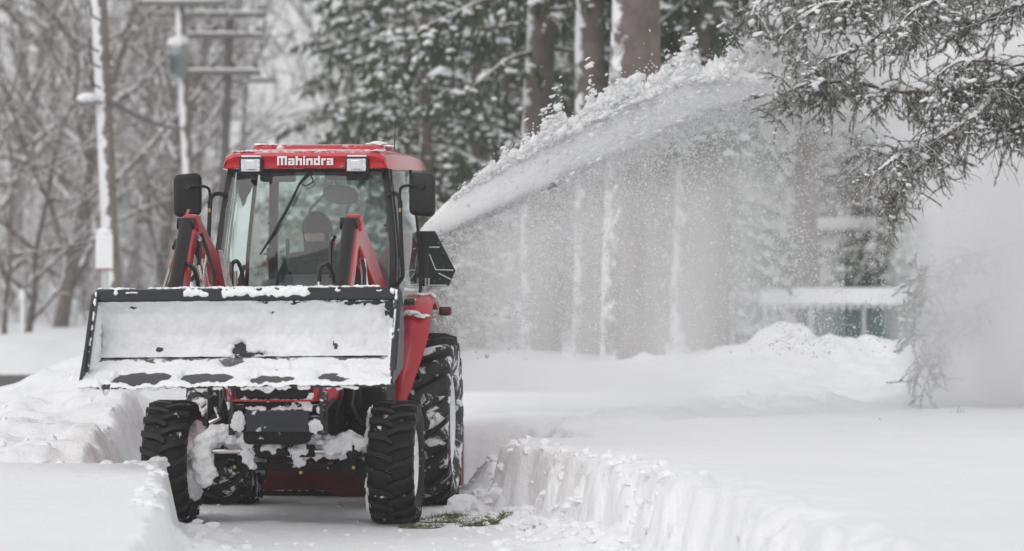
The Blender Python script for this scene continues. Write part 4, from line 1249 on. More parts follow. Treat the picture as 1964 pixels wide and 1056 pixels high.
def smv():
    y = 2.10
    f = lambda px, py: (((px - 982) / 6175 * (17.9 + y) + 1.267 - y * .0802) / .991, y, 1.3 - (py - 555) / 6175 * 19.98 + .034)
    poly = [f(797, 443), f(833, 443), f(872, 519), f(859, 549), f(806, 549)]
    mb = MB(); mb.prism(poly, (0, .008, 0)); pl = tpart(mb, 'warning_plate', 'smv', bevel=.003)
    pl['label'] = 'black back of the angular slow-vehicle plate'
    for a, b_ in ((f(820, 474), f(842, 474)), (f(822, 487), f(834, 517)), (f(834, 517), f(868, 518)), (f(840, 524), f(864, 536)), (f(818, 547), f(856, 547))):
        mb = MB(); mb.tube([(a[0], y - .003, a[2]), (b_[0], y - .003, b_[2])], .0035, 5); mb.build('snow_line', MAT['lump'], pl)
    a = f(804, 473); b_ = f(823, 543)
    mb = MB(); mb.box(((a[0] + b_[0]) / 2 + .004, y - .02, (a[2] + b_[2]) / 2), (.048, .012, .225)); br = tpart(mb, 'plate_bracket', 'grey_steel', bevel=.002)
    c = f(803, 533)
    mb = MB(); mb.lathe([(0, 0), (0, .03), (.02, .034), (.04, .03), (.045, 0)], (c[0], y - .09, c[2]), 'y', 16); tpart(mb, 'turn_lamp', 'black')
    for px in (816, 822):
        q = f(px, 541); mb = MB(); mb.box((q[0], y - .03, q[2]), (.012, .01, .05)); tpart(mb, 'plate_bolt', 'zinc', bevel=.002)
smv()

# ---------------- snow blower on the rear linkage
mb = MB()
mb.prism([(-.68, 2.42, .03), (-.68, 2.42, .55), (-.68, 2.50, .66), (-.68, 3.05, .66), (-.68, 3.10, .55), (-.68, 3.10, .03)], (1.36, 0, 0))
blower = tpart(mb, 'blower_housing', 'red_dull', bevel=.015)
mb = MB(); mb.lathe([(2.30, .0), (2.30, .30), (2.44, .31)], (.07, 0, .33), 'y', 40); mb.build('fan_drum', MAT['red_dull'], blower)
mb = MB(); mb.box((0, 2.40, .035), (1.38, .05, .075)); mb.build('scraper_bar', MAT['chassis'], blower, bevel=.008)
for s_ in (-1, 1):
    mb = MB(); mb.prism([(s_ * .685, 2.30, .02), (s_ * .685, 3.2, .02), (s_ * .685, 3.2, .45), (s_ * .685, 2.95, .68), (s_ * .685, 2.45, .62)], (s_ * .012, 0, 0)); mb.build('side_wall', MAT['red_dull'], blower)
    mb = MB(); mb.box((s_ * .70, 2.55, .10), (.03, .40, .10)); mb.build('skid_shoe', MAT['chassis'], blower, bevel=.01)
    mb = MB(); mb.tube([(s_ * .33, 1.95, .42), (s_ * .38, 2.42, .34)], .03, 8); mb.build('lower_link', MAT['chassis'], blower)
mb = MB()
cpts = smooth_path([(.10, 2.62, .60), (.12, 2.62, .95), (.18, 2.64, 1.30), (.30, 2.66, 1.52), (.44, 2.68, 1.64)], 4)
mb.tube(cpts, [.13 - .035 * k / (len(cpts) - 1) for k in range(len(cpts))], 10)
mb.build('chute', MAT['red_dull'], blower)
mb = MB(); mb.cyl((.04, 1.92, .48), (.07, 2.32, .36), .035, 10); mb.build('drive_shaft', MAT['chassis'], blower)

# ================================================================ the driver
def driver():
    pts = {'pel': (-.03, 1.66, 1.14), 'wai': (-.03, 1.68, 1.26), 'che': (-.03, 1.66, 1.42), 'nec': (-.035, 1.63, 1.545), 'hb': (-.04, 1.60, 1.60),
           'shL': (-.21, 1.65, 1.475), 'elL': (-.26, 1.50, 1.28), 'wrL': (-.15, 1.27, 1.375), 'shR': (.155, 1.66, 1.475), 'elR': (.24, 1.53, 1.27), 'wrR': (.17, 1.27, 1.385),
           'hiL': (-.12, 1.62, 1.13), 'knL': (-.16, 1.24, 1.15), 'anL': (-.16, 1.16, .95), 'toL': (-.16, 1.04, .905), 'hiR': (.07, 1.62, 1.13), 'knR': (.13, 1.24, 1.15), 'anR': (.14, 1.16, .95), 'toR': (.14, 1.04, .905)}
    rad = {'pel': (.16, .14), 'wai': (.155, .13), 'che': (.175, .13), 'nec': (.075, .07), 'hb': (.06, .06), 'shL': (.082, .08), 'elL': (.062, .06), 'wrL': (.042, .04), 'shR': (.082, .08), 'elR': (.062, .06), 'wrR': (.042, .04),
           'hiL': (.10, .10), 'knL': (.075, .075), 'anL': (.055, .055), 'toL': (.045, .04), 'hiR': (.10, .10), 'knR': (.075, .075), 'anR': (.055, .055), 'toR': (.045, .04)}
    ed = [('pel', 'wai'), ('wai', 'che'), ('che', 'nec'), ('nec', 'hb'), ('che', 'shL'), ('shL', 'elL'), ('elL', 'wrL'), ('che', 'shR'), ('shR', 'elR'), ('elR', 'wrR'),
          ('pel', 'hiL'), ('hiL', 'knL'), ('knL', 'anL'), ('anL', 'toL'), ('pel', 'hiR'), ('hiR', 'knR'), ('knR', 'anR'), ('anR', 'toR')]
    names = list(pts)
    me = bpy.data.meshes.new('person')
    wp = [tm @ Vector(pts[n]) for n in names]
    base = tm @ Vector((-.03, 1.66, 1.08))
    me.from_pydata([p - base for p in wp], [(names.index(a), names.index(b)) for a, b in ed], [])
    o = bpy.data.objects.new('person', me); col.objects.link(o); o.location = base
    sk = o.modifiers.new('skin', 'SKIN'); sk.use_smooth_shade = True
    for i, n in enumerate(names):
        me.skin_vertices[0].data[i].radius = rad[n]
        me.skin_vertices[0].data[i].use_root = (n == 'pel')
    sb = o.modifiers.new('sub', 'SUBSURF'); sb.levels = 2; sb.render_levels = 2
    me.materials.append(MAT['jacket'])
    tag(o, 'driver in dark jacket and knit hat seated behind the tractor windscreen', 'person')
    rotm = tractor.rotation_euler.to_matrix()
    def lp(p): return (tm @ Vector(p)) - base
    # head: turned a little towards the picture's left
    hm = MB(); c = Vector((-.042, 1.575, 1.665)); b_, f_ = ico(3)
    vs = []
    yaw = Matrix.Rotation(R(-22), 3, 'Z')
    for v in b_:
        q = Vector((v.x * .074, v.y * .095, v.z * .112))
        if v.z < 0: q.x *= 1 - .28 * v.z * v.z; q.y *= 1 - .12 * v.z * v.z
        if v.y < -.5: q.y *= .93
        # nose, brow, sockets, mouth, chin
        fz, fx = v.z, v.x
        if v.y < -.3:
            q.y -= .022 * math.exp(-(fx / .13) ** 2 - ((fz + .12) / .17) ** 2)
            q.y -= .006 * math.exp(-(fx / .5) ** 2 - ((fz - .17) / .08) ** 2)
            for ex in (-.36, .36): q.y += .010 * math.exp(-((fx - ex) / .16) ** 2 - (fz / .10) ** 2)
            q.y -= .006 * math.exp(-(fx / .28) ** 2 - ((fz + .46) / .06) ** 2)
            q.y += .004 * math.exp(-(fx / .3) ** 2 - ((fz + .52) / .03) ** 2)
            q.y -= .010 * math.exp(-(fx / .25) ** 2 - ((fz + .8) / .13) ** 2)
        vs.append(lp(c + yaw @ q))
    hm.add(vs, f_)
    for s_ in (-1, 1):
        e = c + yaw @ Vector((s_ * .075, .008, -.005))
        hm.blob(lp(e), (.011, .02, .03), 3, .1, 2)
    head = hm.build('head', MAT['skin'], o)
    for s_ in (-1, 1):
        em = MB(); em.blob(lp(c + yaw @ Vector((s_ * .029, -.083, .004))), (.011, .008, .008), 1, 0, 2); em.build('eye', MAT['glove'], head)
    hat = MB(); vs = []
    for v in b_:
        q = Vector((v.x * .090, v.y * .112, v.z * .124)); q.z = max(q.z, -.01 - .06 * (v.y > -.25)) + .012
        vs.append(lp(c + yaw @ q))
    hat.add(vs, f_); hat.build('hat', MAT['hat'], o)
    gm = MB(); gm.tube([lp(c + Vector((0, -.008, -.125))), lp(c + Vector((0, -.012, -.06))), lp(c + Vector((0, -.012, -.052)))], [.078, .082, .076], 22); gm.build('neck_gaiter', MAT['hat'], o)
    col_ = MB(); col_.tube([lp((-.037, 1.635, 1.52)), lp((-.038, 1.625, 1.585))], [.105, .090], 20); col_.build('collar', MAT['jacket'], o)
    # gloved hands closed over the wheel rim
    for (w, s_) in (((-.15, 1.27, 1.375), -1), ((.17, 1.27, 1.385), 1)):
        h = MB(); w = Vector(w)
        d = Vector((-s_ * .02, -1, .12)).normalized()
        k0 = w + d * .08
        h.tube([lp(w - d * .02), lp(w + d * .03), lp(k0)], [.030, .040, .036], 10)
        for i in range(4):
            off = Vector((s_ * (.028 - .019 * i), 0, 0)); ln = (.026, .032, .034, .028)[i]
            p0 = k0 + off - d * .005
            h.tube([lp(p0), lp(p0 + d * ln + Vector((0, 0, -.006))), lp(p0 + d * (ln + .006) + Vector((0, 0, -.03))), lp(p0 + d * (ln - .022) + Vector((0, 0, -.045)))], [.010, .0098, .009, .008], 7)
        t0 = w + d * .03 + Vector((-s_ * .036, 0, 0))
        h.tube([lp(t0), lp(t0 + d * .03 + Vector((-s_ * .02, 0, -.012))), lp(t0 + d * .045 + Vector((-s_ * .012, 0, -.035)))], [.013, .011, .009], 7)
        h.build('hand', MAT['glove'], o)
driver()
# ================================================================ trees
def tube_arrays(branches, n=4):
    """branches: list of (pts(k,3), radii(k)); returns verts, quads for all of them in one mesh"""
    V, Q, b = [], [], 0
    ang = np.arange(n) * 2 * np.pi / n
    ca, sa = np.cos(ang), np.sin(ang)
    for pts, rad in branches:
        pts = np.asarray(pts, float); rad = np.asarray(rad, float)
        t = np.gradient(pts, axis=0)
        t /= np.linalg.norm(t, axis=1, keepdims=True) + 1e-9
        ref = np.array([0.31, 0.9, 0.2]) if abs(t[0, 1]) < .8 else np.array([1., 0, 0])
        u = np.cross(t, ref); u /= np.linalg.norm(u, axis=1, keepdims=True) + 1e-9
        w = np.cross(t, u)
        ring = pts[:, None, :] + rad[:, None, None] * (u[:, None, :] * ca[None, :, None] + w[:, None, :] * sa[None, :, None])
        k = len(pts)
        V.append(ring.reshape(-1, 3))
        i = np.arange(k - 1)[:, None] * n; j = np.arange(n)[None, :]; j2 = (j + 1) % n
        Q.append((np.stack([i + j, i + j2, i + n + j2, i + n + j], -1) + b).reshape(-1, 4))
        b += k * n
    return np.concatenate(V), np.concatenate(Q)

def bent(rs, p0, d, L, k, curl, droop=0.0):
    """a wandering limb from p0 along d"""
    pts = [np.array(p0, float)]; d = np.array(d, float); d /= np.linalg.norm(d)
    for i in range(k):
        d = d + rs.normal(0, curl, 3) + np.array([0, 0, droop])
        d /= np.linalg.norm(d)
        pts.append(pts[-1] + d * L / k)
    return np.array(pts), d

def make_bare_tree(seed, H, r0, spread=.6, first=.25, nl=9, twig=1.0, lean=(0, 0)):
    """meshes (trunk, crown) of a leafless tree, base at the origin"""
    rs = np.random.default_rng(seed)
    trunk, _ = bent(rs, (0, 0, -.3), (lean[0], lean[1], 1), H, 9, .06)
    tr = r0 * np.linspace(1, .12, len(trunk)) ** 1.0
    tr[0] *= 1.25
    limbs, twigs = [], []
    for i in range(nl):
        f = first + (.97 - first) * (i + rs.random() * .6) / nl
        j = f * (len(trunk) - 1); a = int(j); p = trunk[a] + (trunk[min(a + 1, len(trunk) - 1)] - trunk[a]) * (j - a)
        az = i * 2.4 + rs.random()
        d = np.array([math.cos(az) * spread, math.sin(az) * spread, .55 + .5 * f])
        L = H * (.55 - .33 * f) * rs.uniform(.8, 1.2)
        lb, dd = bent(rs, p, d, L, 7, .17, .02)
        rl = r0 * (1 - f) * .55 + .02
        limbs.append((lb, rl * np.linspace(1, .2, len(lb))))
        for q in range(int(6 * twig) + 1):
            g = rs.uniform(.2, 1); jj = g * (len(lb) - 1); a2 = min(int(jj), len(lb) - 2)
            p2 = lb[a2] + (lb[a2 + 1] - lb[a2]) * (jj - a2)
            d2 = dd + rs.normal(0, .7, 3) + np.array([0, 0, .15])
            L2 = L * rs.uniform(.25, .5)
            b2, dd2 = bent(rs, p2, d2, L2, 5, .2, .02)
            twigs.append((b2, rl * .34 * np.linspace(1, .25, len(b2)) + .003))
            for w in range(int(5 * twig)):
                g3 = rs.uniform(.15, 1); j3 = g3 * (len(b2) - 1); a3 = min(int(j3), len(b2) - 2)
                p3 = b2[a3] + (b2[a3 + 1] - b2[a3]) * (j3 - a3)
                b3, _ = bent(rs, p3, dd2 + rs.normal(0, .8, 3), L2 * rs.uniform(.3, .6), 4, .22, .0)
                twigs.append((b3, np.linspace(.011, .004, len(b3))))
    v1, q1 = tube_arrays([(trunk, tr)] , 9)
    v2, q2 = tube_arrays(limbs + twigs, 4)
    return np_mesh('trunk', v1, q1), np_mesh('crown', v2, q2)

def place_tree(name, meshes, loc, rotz, scale, label, group=None, mats=('bark', 'twig')):
    o = empty(name, loc, (0, 0, rotz)); o.scale = (scale,) * 3
    tag(o, label, 'tree', group)
    for (nm, me, mt) in meshes:
        if len(me.materials) == 0: me.materials.append(MAT[mt]); me.shade_smooth()
        p = bpy.data.objects.new(nm, me); col.objects.link(p); p.parent = o
    return o

bare = [make_bare_tree(s, H, r, sp, f, n, t) for (s, H, r, sp, f, n, t) in [(1, 11, .17, .85, .08, 14, 1.2), (2, 13, .22, .7, .12, 14, 1.2), (3, 9, .12, .9, .06, 13, 1.3), (4, 12, .19, 1.0, .08, 14, 1.2)]]
def bm_(k): return [('trunk', bare[k][0], 'bark'), ('crown', bare[k][1], 'twig')]
def bare_at(px, D, k, rot, sc, label, group=None):
    X = (px - CX) * D / F_PX
    return place_tree('bare_tree', bm_(k), (X, D, gz(X, D) - .05), rot, sc, label, group)
bare_at(50, 62, 2, .4, .62, 'small leafless tree with forked stems standing on the bank across the road')
bare_at(8, 60, 2, 2.6, .5, 'spindly leafless tree on the road bank beside the small forked tree')
bare_at(108, 70, 2, 1.2, 1.35, 'stout leafless tree with a broad pair of stems behind the roadside sign')
bare_at(-40, 75, 3, .3, 1.0, 'leafless tree with snow-lined limbs reaching in over the road bank')
bare_at(165, 85, 0, 3.0, 1.0, 'leafless tree standing behind the leaning utility pole')
bare_at(255, 92, 3, 1.9, 1.1, 'leafless tree between the leaning pole and the transformer pole, long arching limb')
bare_at(310, 82, 1, 4.4, .85, 'leafless tree just behind the transformer pole, low spreading limbs')
bare_at(370, 105, 0, 5.3, .85, 'leafless tree behind the pole with three crossarms')
bare_at(415, 120, 3, .8, .8, 'leafless tree against pale sky behind the poles with crossarms')
bare_at(30, 100, 1, 3.6, 1.3, 'tall leafless tree deep in the wood behind the stout double stem')
bare_at(205, 112, 2, 5.0, 1.7, 'tall leafless tree in the wood far behind the leaning pole')
bare_at(345, 118, 0, 2.1, 1.25, 'leafless tree in the wood beyond the transformer pole')
bare_at(535, 98, 2, 1.4, .55, 'slim leafless tree at the edge of the snowy conifers')
bare_at(110, 125, 3, 4.0, 1.3, 'leafless tree on the rising wooded ground far back')
bare_at(300, 140, 1, 2.9, .9, 'leafless tree farthest up the wooded slope near the poles')

# the far wood and brush, where single stems run together
def thicket(name, xr_, yr, n, hmin, hmax, seed, label, mat='brush', lean=.25, thick=.03):
    rs = np.random.default_rng(seed); br = []
    for k in range(n):
        x, y = rs.uniform(*xr_), rs.uniform(*yr)
        h = rs.uniform(hmin, hmax)
        z0 = gz(x, y) - .1
        b, d = bent(rs, (x, y, z0), (rs.normal(0, lean), rs.normal(0, lean), 1), h, 6, .13, 0)
        r_ = thick * rs.uniform(.5, 1.5)
        br.append((b, r_ * np.linspace(1, .25, len(b))))
        for q in range(5):
            g = rs.uniform(.2, .95) * 6; a = min(int(g), 5)
            p = b[a] + (b[a + 1] - b[a]) * (g - a)
            c, _ = bent(rs, p, d + rs.normal(0, .75, 3), h * rs.uniform(.12, .4), 4, .2, .0)
            br.append((c, r_ * .5 * np.linspace(1, .3, len(c))))
    v, q = tube_arrays(br, 3)
    o = link_mesh(name, np_mesh(name, v, q), MAT[mat])
    tag(o, label, 'woods', kind='stuff')
    return o
thicket('distant_woods', (-26, -14), (118, 165), 230, 3, 9, 21, 'distant brown leafless wood rising behind the road', thick=.06)
thicket('roadside_brush', (-17, -6.5), (74, 112), 800, 1.0, 3.6, 22, 'brown brush and saplings massed along the far side of the road', lean=.45, thick=.022)
thicket('background_woods', (-5.5, 26), (118, 170), 800, 6, 15, 23, 'far leafless wood behind the conifers and the house', thick=.09)

# conifers: straight trunk, drooping boughs of dark needles, snow lying on them
def make_conifer(seed, H, r0, low, reach, nb=60, dens=1.0, snow_p=.33):
    rs = np.random.default_rng(seed)
    trunk = np.array([[.03 * math.sin(i * 1.3 + seed), .03 * math.cos(i * 1.7), -.4 + (H + .4) * i / 9] for i in range(10)])
    tr = r0 * np.linspace(1.12, .1, 10)
    limbs, T, SN = [], [], []
    for i in range(nb):
        f = (i + rs.random()) / nb
        z = low + (H * .96 - low) * f ** 1.15
        az = i * 2.399 + rs.normal(0, .3)
        L = reach * (1 - .82 * (z - low * .5) / H) * rs.uniform(.7, 1.2)
        d = np.array([math.cos(az), math.sin(az), .18 - .25 * (1 - f)])
        lb, dd = bent(rs, (0, 0, z), d, L, 6, .09, -.095)
        limbs.append((lb, (.012 + .02 * (1 - f)) * np.linspace(1.3, .3, len(lb))))
        n = int(L * 62 * dens)
        for q in range(n):
            g = rs.uniform(.18, 1.0) ** .8 * 6; a = min(int(g), 5)
            p = lb[a] + (lb[a + 1] - lb[a]) * (g - a)
            side = np.cross(dd, [0, 0, 1]); side /= np.linalg.norm(side) + 1e-9
            sp = rs.normal(0, .26 + .12 * L / reach)
            p = p + side * sp + np.array([0, 0, -abs(sp) * .35])
            # hanging spray: a ragged leaf-shaped blade, twisted
            ln, wd = rs.uniform(.10, .30), rs.uniform(.018, .05)
            dv = dd * rs.uniform(-.1, .8) + side * np.sign(sp) * rs.uniform(0, .6) + np.array([0, 0, -rs.uniform(.3, 1.2)])
            dv /= np.linalg.norm(dv)
            wv = np.cross(dv, rs.normal(0, 1, 3)); wv /= np.linalg.norm(wv) + 1e-9
            T.append(np.array([p - wv * wd * .5, p + dv * ln * .45 - wv * wd, p + dv * ln, p + dv * ln * .5 + wv * wd]))
            if rs.random() < snow_p:
                SN.append((p + np.array([0, 0, .01]), rs.uniform(.014, .055) * (1.7 if rs.random() < .10 else 1), rs.random()))
    v1, q1 = tube_arrays([(trunk, tr)], 12)
    v2, q2 = tube_arrays(limbs, 5)
    tv = np.concatenate(T); tq = np.arange(len(tv)).reshape(-1, 4)
    b_, f_ = ico(1)
    b_ = np.array([list(v) for v in b_]); f_ = np.array(f_)
    sv, sf = [], []
    for k, (c, r, u) in enumerate(SN):
        j = rs.uniform(.45, 1.5, (len(b_), 1))
        st = rs.uniform(.8, 2.4); an = rs.uniform(0, 3.14)
        bb = b_ * j * np.array([r * st, r * .9, r * .6])
        bb = np.stack([bb[:, 0] * math.cos(an) - bb[:, 1] * math.sin(an), bb[:, 0] * math.sin(an) + bb[:, 1] * math.cos(an), bb[:, 2] - abs(bb[:, 0]) * .25], 1)
        sv.append(c + bb); sf.append(f_ + k * len(b_))
    m1 = np_mesh('trunk', v1, q1); m2 = np_mesh('boughs', v2, q2); m3 = np_mesh('needles', tv, tq); m4 = np_mesh('bough_snow', np.concatenate(sv), np.concatenate(sf))
    return [('trunk', m1, 'bark_big'), ('boughs', m2, 'twig'), ('needles', m3, 'needle'), ('bough_snow', m4, 'lump')]
con = [make_conifer(31, 11, .20, 1.6, 2.6, 64), make_conifer(32, 12, .24, 2.2, 3.0, 64), make_conifer(33, 9, .16, .7, 2.2, 60, 1.1, .45)]
con_low = make_conifer(45, 12, .34, 2.7, 1.25, 70, 1.3)
con_tall = make_conifer(46, 15, .33, 8.6, 2.4, 36, 1.0)
con_big = [make_conifer(41, 13, .33, 5.2, 2.6, 40, 1.0), make_conifer(42, 12, .235, 5.0, 2.3, 36, .9), make_conifer(43, 12, .22, 3.6, 2.4, 38, .9)]
def con_at(px, D, me, rot, sc, label, group=None, name='conifer'):
    X = (px - CX) * D / F_PX
    o = place_tree(name, me, (X, D, gz(X, D) - .05), rot, sc, label, group)
    for c in o.children:
        if c.name.split('.')[0] in ('needles', 'bough_snow', 'boughs'): c['kind'] = 'stuff'
    return o
con_at(1217, 34.5, con_big[0], .3, .98, 'thickest conifer trunk, reddish brown, behind the crest of the snow spray')
con_at(1135, 38.5, con_big[1], 2.2, 1.0, 'conifer trunk plastered white down one side, next to the thickest trunk')
con_at(1036, 40, con_big[2], 4.0, 1.05, 'snow-striped conifer trunk standing alone between drooping boughs')
con_at(913, 50, con[0], 1.0, .85, 'slim conifer with a thin brown trunk behind the rising spray')
con_at(1345, 38.5, con_low, 3.3, 1.0, 'broad conifer trunk seen through the falling snow curtain')
con_at(1540, 63, con_tall, 5.1, 1.12, 'conifer trunk with a straight white stripe rising behind the glazed shelter')
con_at(690, 62, con[1], .4, .72, 'snowy conifer at the edge of the grove beside the pale sky')
con_at(770, 52, con[0], 2.9, .95, 'dark green conifer with drooping boughs behind the cab roof')
con_at(850, 58, con[1], 1.5, 1.0, 'snow-laden conifer behind the cab, boughs arching down')
con_at(815, 47, con[2], 4.4, .85, 'bushy snow-laden conifer behind the mirror and warning plate')
con_at(960, 57, con[1], 3.5, 1.0, 'conifer in the second row between the slim and the striped trunks')
con_at(730, 74, con[2], 3.0, 1.0, 'tall conifer farther back at the edge of the grove')
con_at(800, 80, con[0], 5.0, 1.2, 'tall conifer in the back row behind the dark green one')
con_at(880, 76, con[1], .9, 1.4, 'tall conifer in the back row behind the slim trunk')
con_at(1090, 66, con[0], 2.0, 1.35, 'conifer in the back row between the two white-sided trunks')
con_at(1270, 60, con[1], 4.9, 1.0, 'conifer behind the spray between the thickest trunk and the broad one')
con_at(1335, 55, con[1], .2, .72, 'dark conifer whose snowy boughs show above the top of the spray')
con_at(1400, 82, con[1], 1.2, .7, 'conifer far back between the broad trunk and the white-striped one')
con_at(1640, 95, con[0], 3.9, 1.4, 'conifer standing behind the house with the pale trim')
con_at(1220, 88, con[2], 1.9, 1.9, 'conifer far behind the thickest trunk')
con_at(1800, 80, con[1], 2.4, 1.3, 'conifer beyond the house hidden by blown snow')

# the near evergreen whose boughs hang in from beyond the frame
def near_evergreen():
    D0 = 20.6
    rs = np.random.default_rng(77)
    base = Vector((5.6, D0 + .3, gz(5.6, D0 + .3)))
    o = empty('evergreen_tree', base)
    tag(o, 'evergreen with snowy drooping boughs hanging in front of the blown snow', 'tree')
    o3 = np.array(base)
    tr, _ = bent(rs, (0, 0, -.3), (0, 0, 1), 8.5, 9, .02)
    v, q = tube_arrays([(tr, np.linspace(.24, .05, 10))], 14)
    link_mesh('trunk', np_mesh('trunk', v, q), MAT['bark_big'], o)
    def W(px, py, D): return np.array(at(px, py, D))
    # main limbs, pixel polylines on their own depth
    limbs = [([(2500, 60), (2200, 90), (1964, 143), (1850, 170), (1740, 175), (1640, 158), (1560, 158), (1495, 182)], 20.7, .030),
             ([(2500, 80), (2200, 110), (1964, 150), (1900, 195), (1850, 235), (1800, 265), (1745, 285), (1705, 312), (1675, 335)], 20.5, .028),
             ([(2480, 120), (2150, 140), (1964, 195), (1880, 235), (1820, 270), (1765, 315), (1725, 365), (1705, 395)], 20.9, .026),
             ([(2500, -60), (2200, -30), (1964, 8), (1880, 40), (1800, 40), (1700, 60), (1640, 95), (1580, 115), (1545, 150)], 20.8, .026),
             ([(2500, -160), (2200, -110), (1950, -60), (1800, -30), (1680, 0), (1580, 10), (1510, 60), (1490, 90)], 21.1, .024),
             ([(2450, 40), (2150, 60), (1964, 120), (1900, 118), (1840, 118), (1790, 150)], 20.4, .020),
             ([(2450, -100), (2200, -80), (1964, -50), (1850, -15), (1760, 15), (1720, 55)], 20.3, .020),
             ([(2480, -200), (2200, -160), (1964, -110), (1750, -60), (1600, -30), (1470, -5), (1440, 30)], 21.4, .022),
             ([(2450, 260), (2150, 250), (1990, 205), (1950, 195), (1960, 260)], 20.8, .012),
             ([(2450, 380), (2200, 400), (2000, 455), (1880, 480), (1810, 505), (1770, 560), (1755, 640)], 24.35, .010),
             ([(2450, 430), (2200, 470), (2000, 540), (1880, 580), (1820, 610), (1795, 660), (1785, 700)], 24.5, .009)]
    cat = lambda pl, D: np.array([W(x, y, D + .12 * math.sin(i * 1.7 + D * 9)) for i, (x, y) in enumerate(pl)])
    limbs = [(pl, D + (.9 if D < 22 else 0), r) for (pl, D, r) in limbs]
    needles, snow_b, twigs = [], [], []
    limb_meshes = []
    for li, (pl, D, r) in enumerate(limbs):
        P = cat(pl, D)
        sm = np.array([list(p) for p in smooth_path([tuple(p) for p in P], 6)])
        rad = r * np.linspace(1.2, .16, len(sm)) + .002
        v, q = tube_arrays([(sm - o3, rad)], 7)
        link_mesh('bough', np_mesh('bough', v, q), MAT['twig'], o)
        # snow settled along the bough
        seg = np.linalg.norm(np.diff(sm, axis=0), axis=1); cum = np.concatenate([[0], np.cumsum(seg)]); Ltot = cum[-1]
        def pos(s): return np.array([np.interp(s, cum, sm[:, k]) for k in range(3)])
        s = 0.0
        while s < Ltot:
            p = pos(s)
            if p[0] < 4.0:
                rr_ = np.interp(s, cum, rad)
                if rs.random() < .8 and mnoise.noise(Vector(p * 3)) > -.25: snow_b.append((p + np.array([0, 0, rr_ * .75]), rr_ * .8 + .002, rs.random()))
            s += .02
        # side shoots: thin drooping twigs carrying needle tufts, more of them towards the tip
        nt = int(Ltot * 34)
        for k in range(nt):
            f = rs.uniform(.30, 1.0) ** .85
            p = pos(f * Ltot)
            if p[0] > 3.75: continue
            L = rs.uniform(.10, .38)
            d = np.array([rs.normal(-.35, .55), rs.normal(0, .7), rs.normal(-.55, .45)])
            b, dd = bent(rs, p, d, L, 6, .22, -.10)
            twigs.append((b - o3, np.linspace(.0042, .0016, len(b))))
            bare_twig = rs.random() < (.38 if li in (1, 2) else .12)
            if bare_twig: 
                for m in range(3):
                    c, _ = bent(rs, b[rs.integers(1, 6)], dd + rs.normal(0, .5, 3) + np.array([0, 0, -.4]), L * .7, 5, .25, -.08)
                    twigs.append((c - o3, np.linspace(.0026, .0012, len(c))))
                continue
            subs = [b]
            for m in range(4):
                c, _ = bent(rs, b[rs.integers(1, 6)], dd + rs.normal(0, .8, 3), L * rs.uniform(.3, .7), 4, .2, -.06)
                twigs.append((c - o3, np.linspace(.003, .0012, len(c)))); subs.append(c)
            for c in subs:
                ln = np.linalg.norm(c[-1] - c[0])
                m = int(ln * 1000)
                g = rs.random(m) * (len(c) - 1.001); a = g.astype(int)
                pp = c[a] + (c[a + 1] - c[a]) * (g - a)[:, None]
                ax = c[a + 1] - c[a]; ax /= np.linalg.norm(ax, axis=1, keepdims=True) + 1e-9
                dv = ax * 1.0 + rs.normal(0, .48, (m, 3)) + np.array([0, 0, -.12]); dv /= np.linalg.norm(dv, axis=1, keepdims=True)
                wv = np.cross(dv, rs.normal(0, 1, (m, 3))); wv /= np.linalg.norm(wv, axis=1, keepdims=True) + 1e-9
                nl = rs.uniform(.012, .030, (m, 1)); nw = rs.uniform(.0010, .0021, (m, 1))
                needles.append(np.stack([pp - wv * nw, pp + wv * nw, pp + dv * nl], 1))
                if rs.random() < .3:
                    for t in range(int(ln * 24) + 1):
                        snow_b.append((c[rs.integers(0, len(c))] + np.array([0, 0, .008]), rs.uniform(.003, .010) * (2.2 if rs.random() < .12 else 1), rs.random()))
    v, q = tube_arrays(twigs, 4)
    link_mesh('twigs', np_mesh('twigs', v, q), MAT['twig'], o)['kind'] = 'stuff'
    nv = np.concatenate(needles).reshape(-1, 3) - o3
    link_mesh('needles', np_mesh('needles', nv, np.arange(len(nv)).reshape(-1, 3)), MAT['needle_near'], o, smooth=False)['kind'] = 'stuff'
    b_, f_ = ico(2); b_ = np.array([list(v) for v in b_]); f_ = np.array(f_)
    sv, sf = [], []
    for k, (c, r, u) in enumerate(snow_b):
        ph = rs.uniform(0, 6, 3)
        j = 1 + .28 * np.sin(b_[:, :1] * 3.1 + ph[0]) * np.sin(b_[:, 1:2] * 2.7 + ph[1]) + .12 * rs.normal(0, 1, (len(b_), 1))
        an = rs.uniform(0, 3.14); e = np.array([math.cos(an), math.sin(an), -.35])
        sv.append(c - o3 + b_ * j * np.array([r * 1.1, r * 1.0, r * .8]) + (b_ @ e)[:, None] * e * r * 1.1); sf.append(f_ + k * len(b_))
    link_mesh('bough_snow', np_mesh('bough_snow', np.concatenate(sv), np.concatenate(sf)), MAT['lump'], o)['kind'] = 'stuff'
near_evergreen()

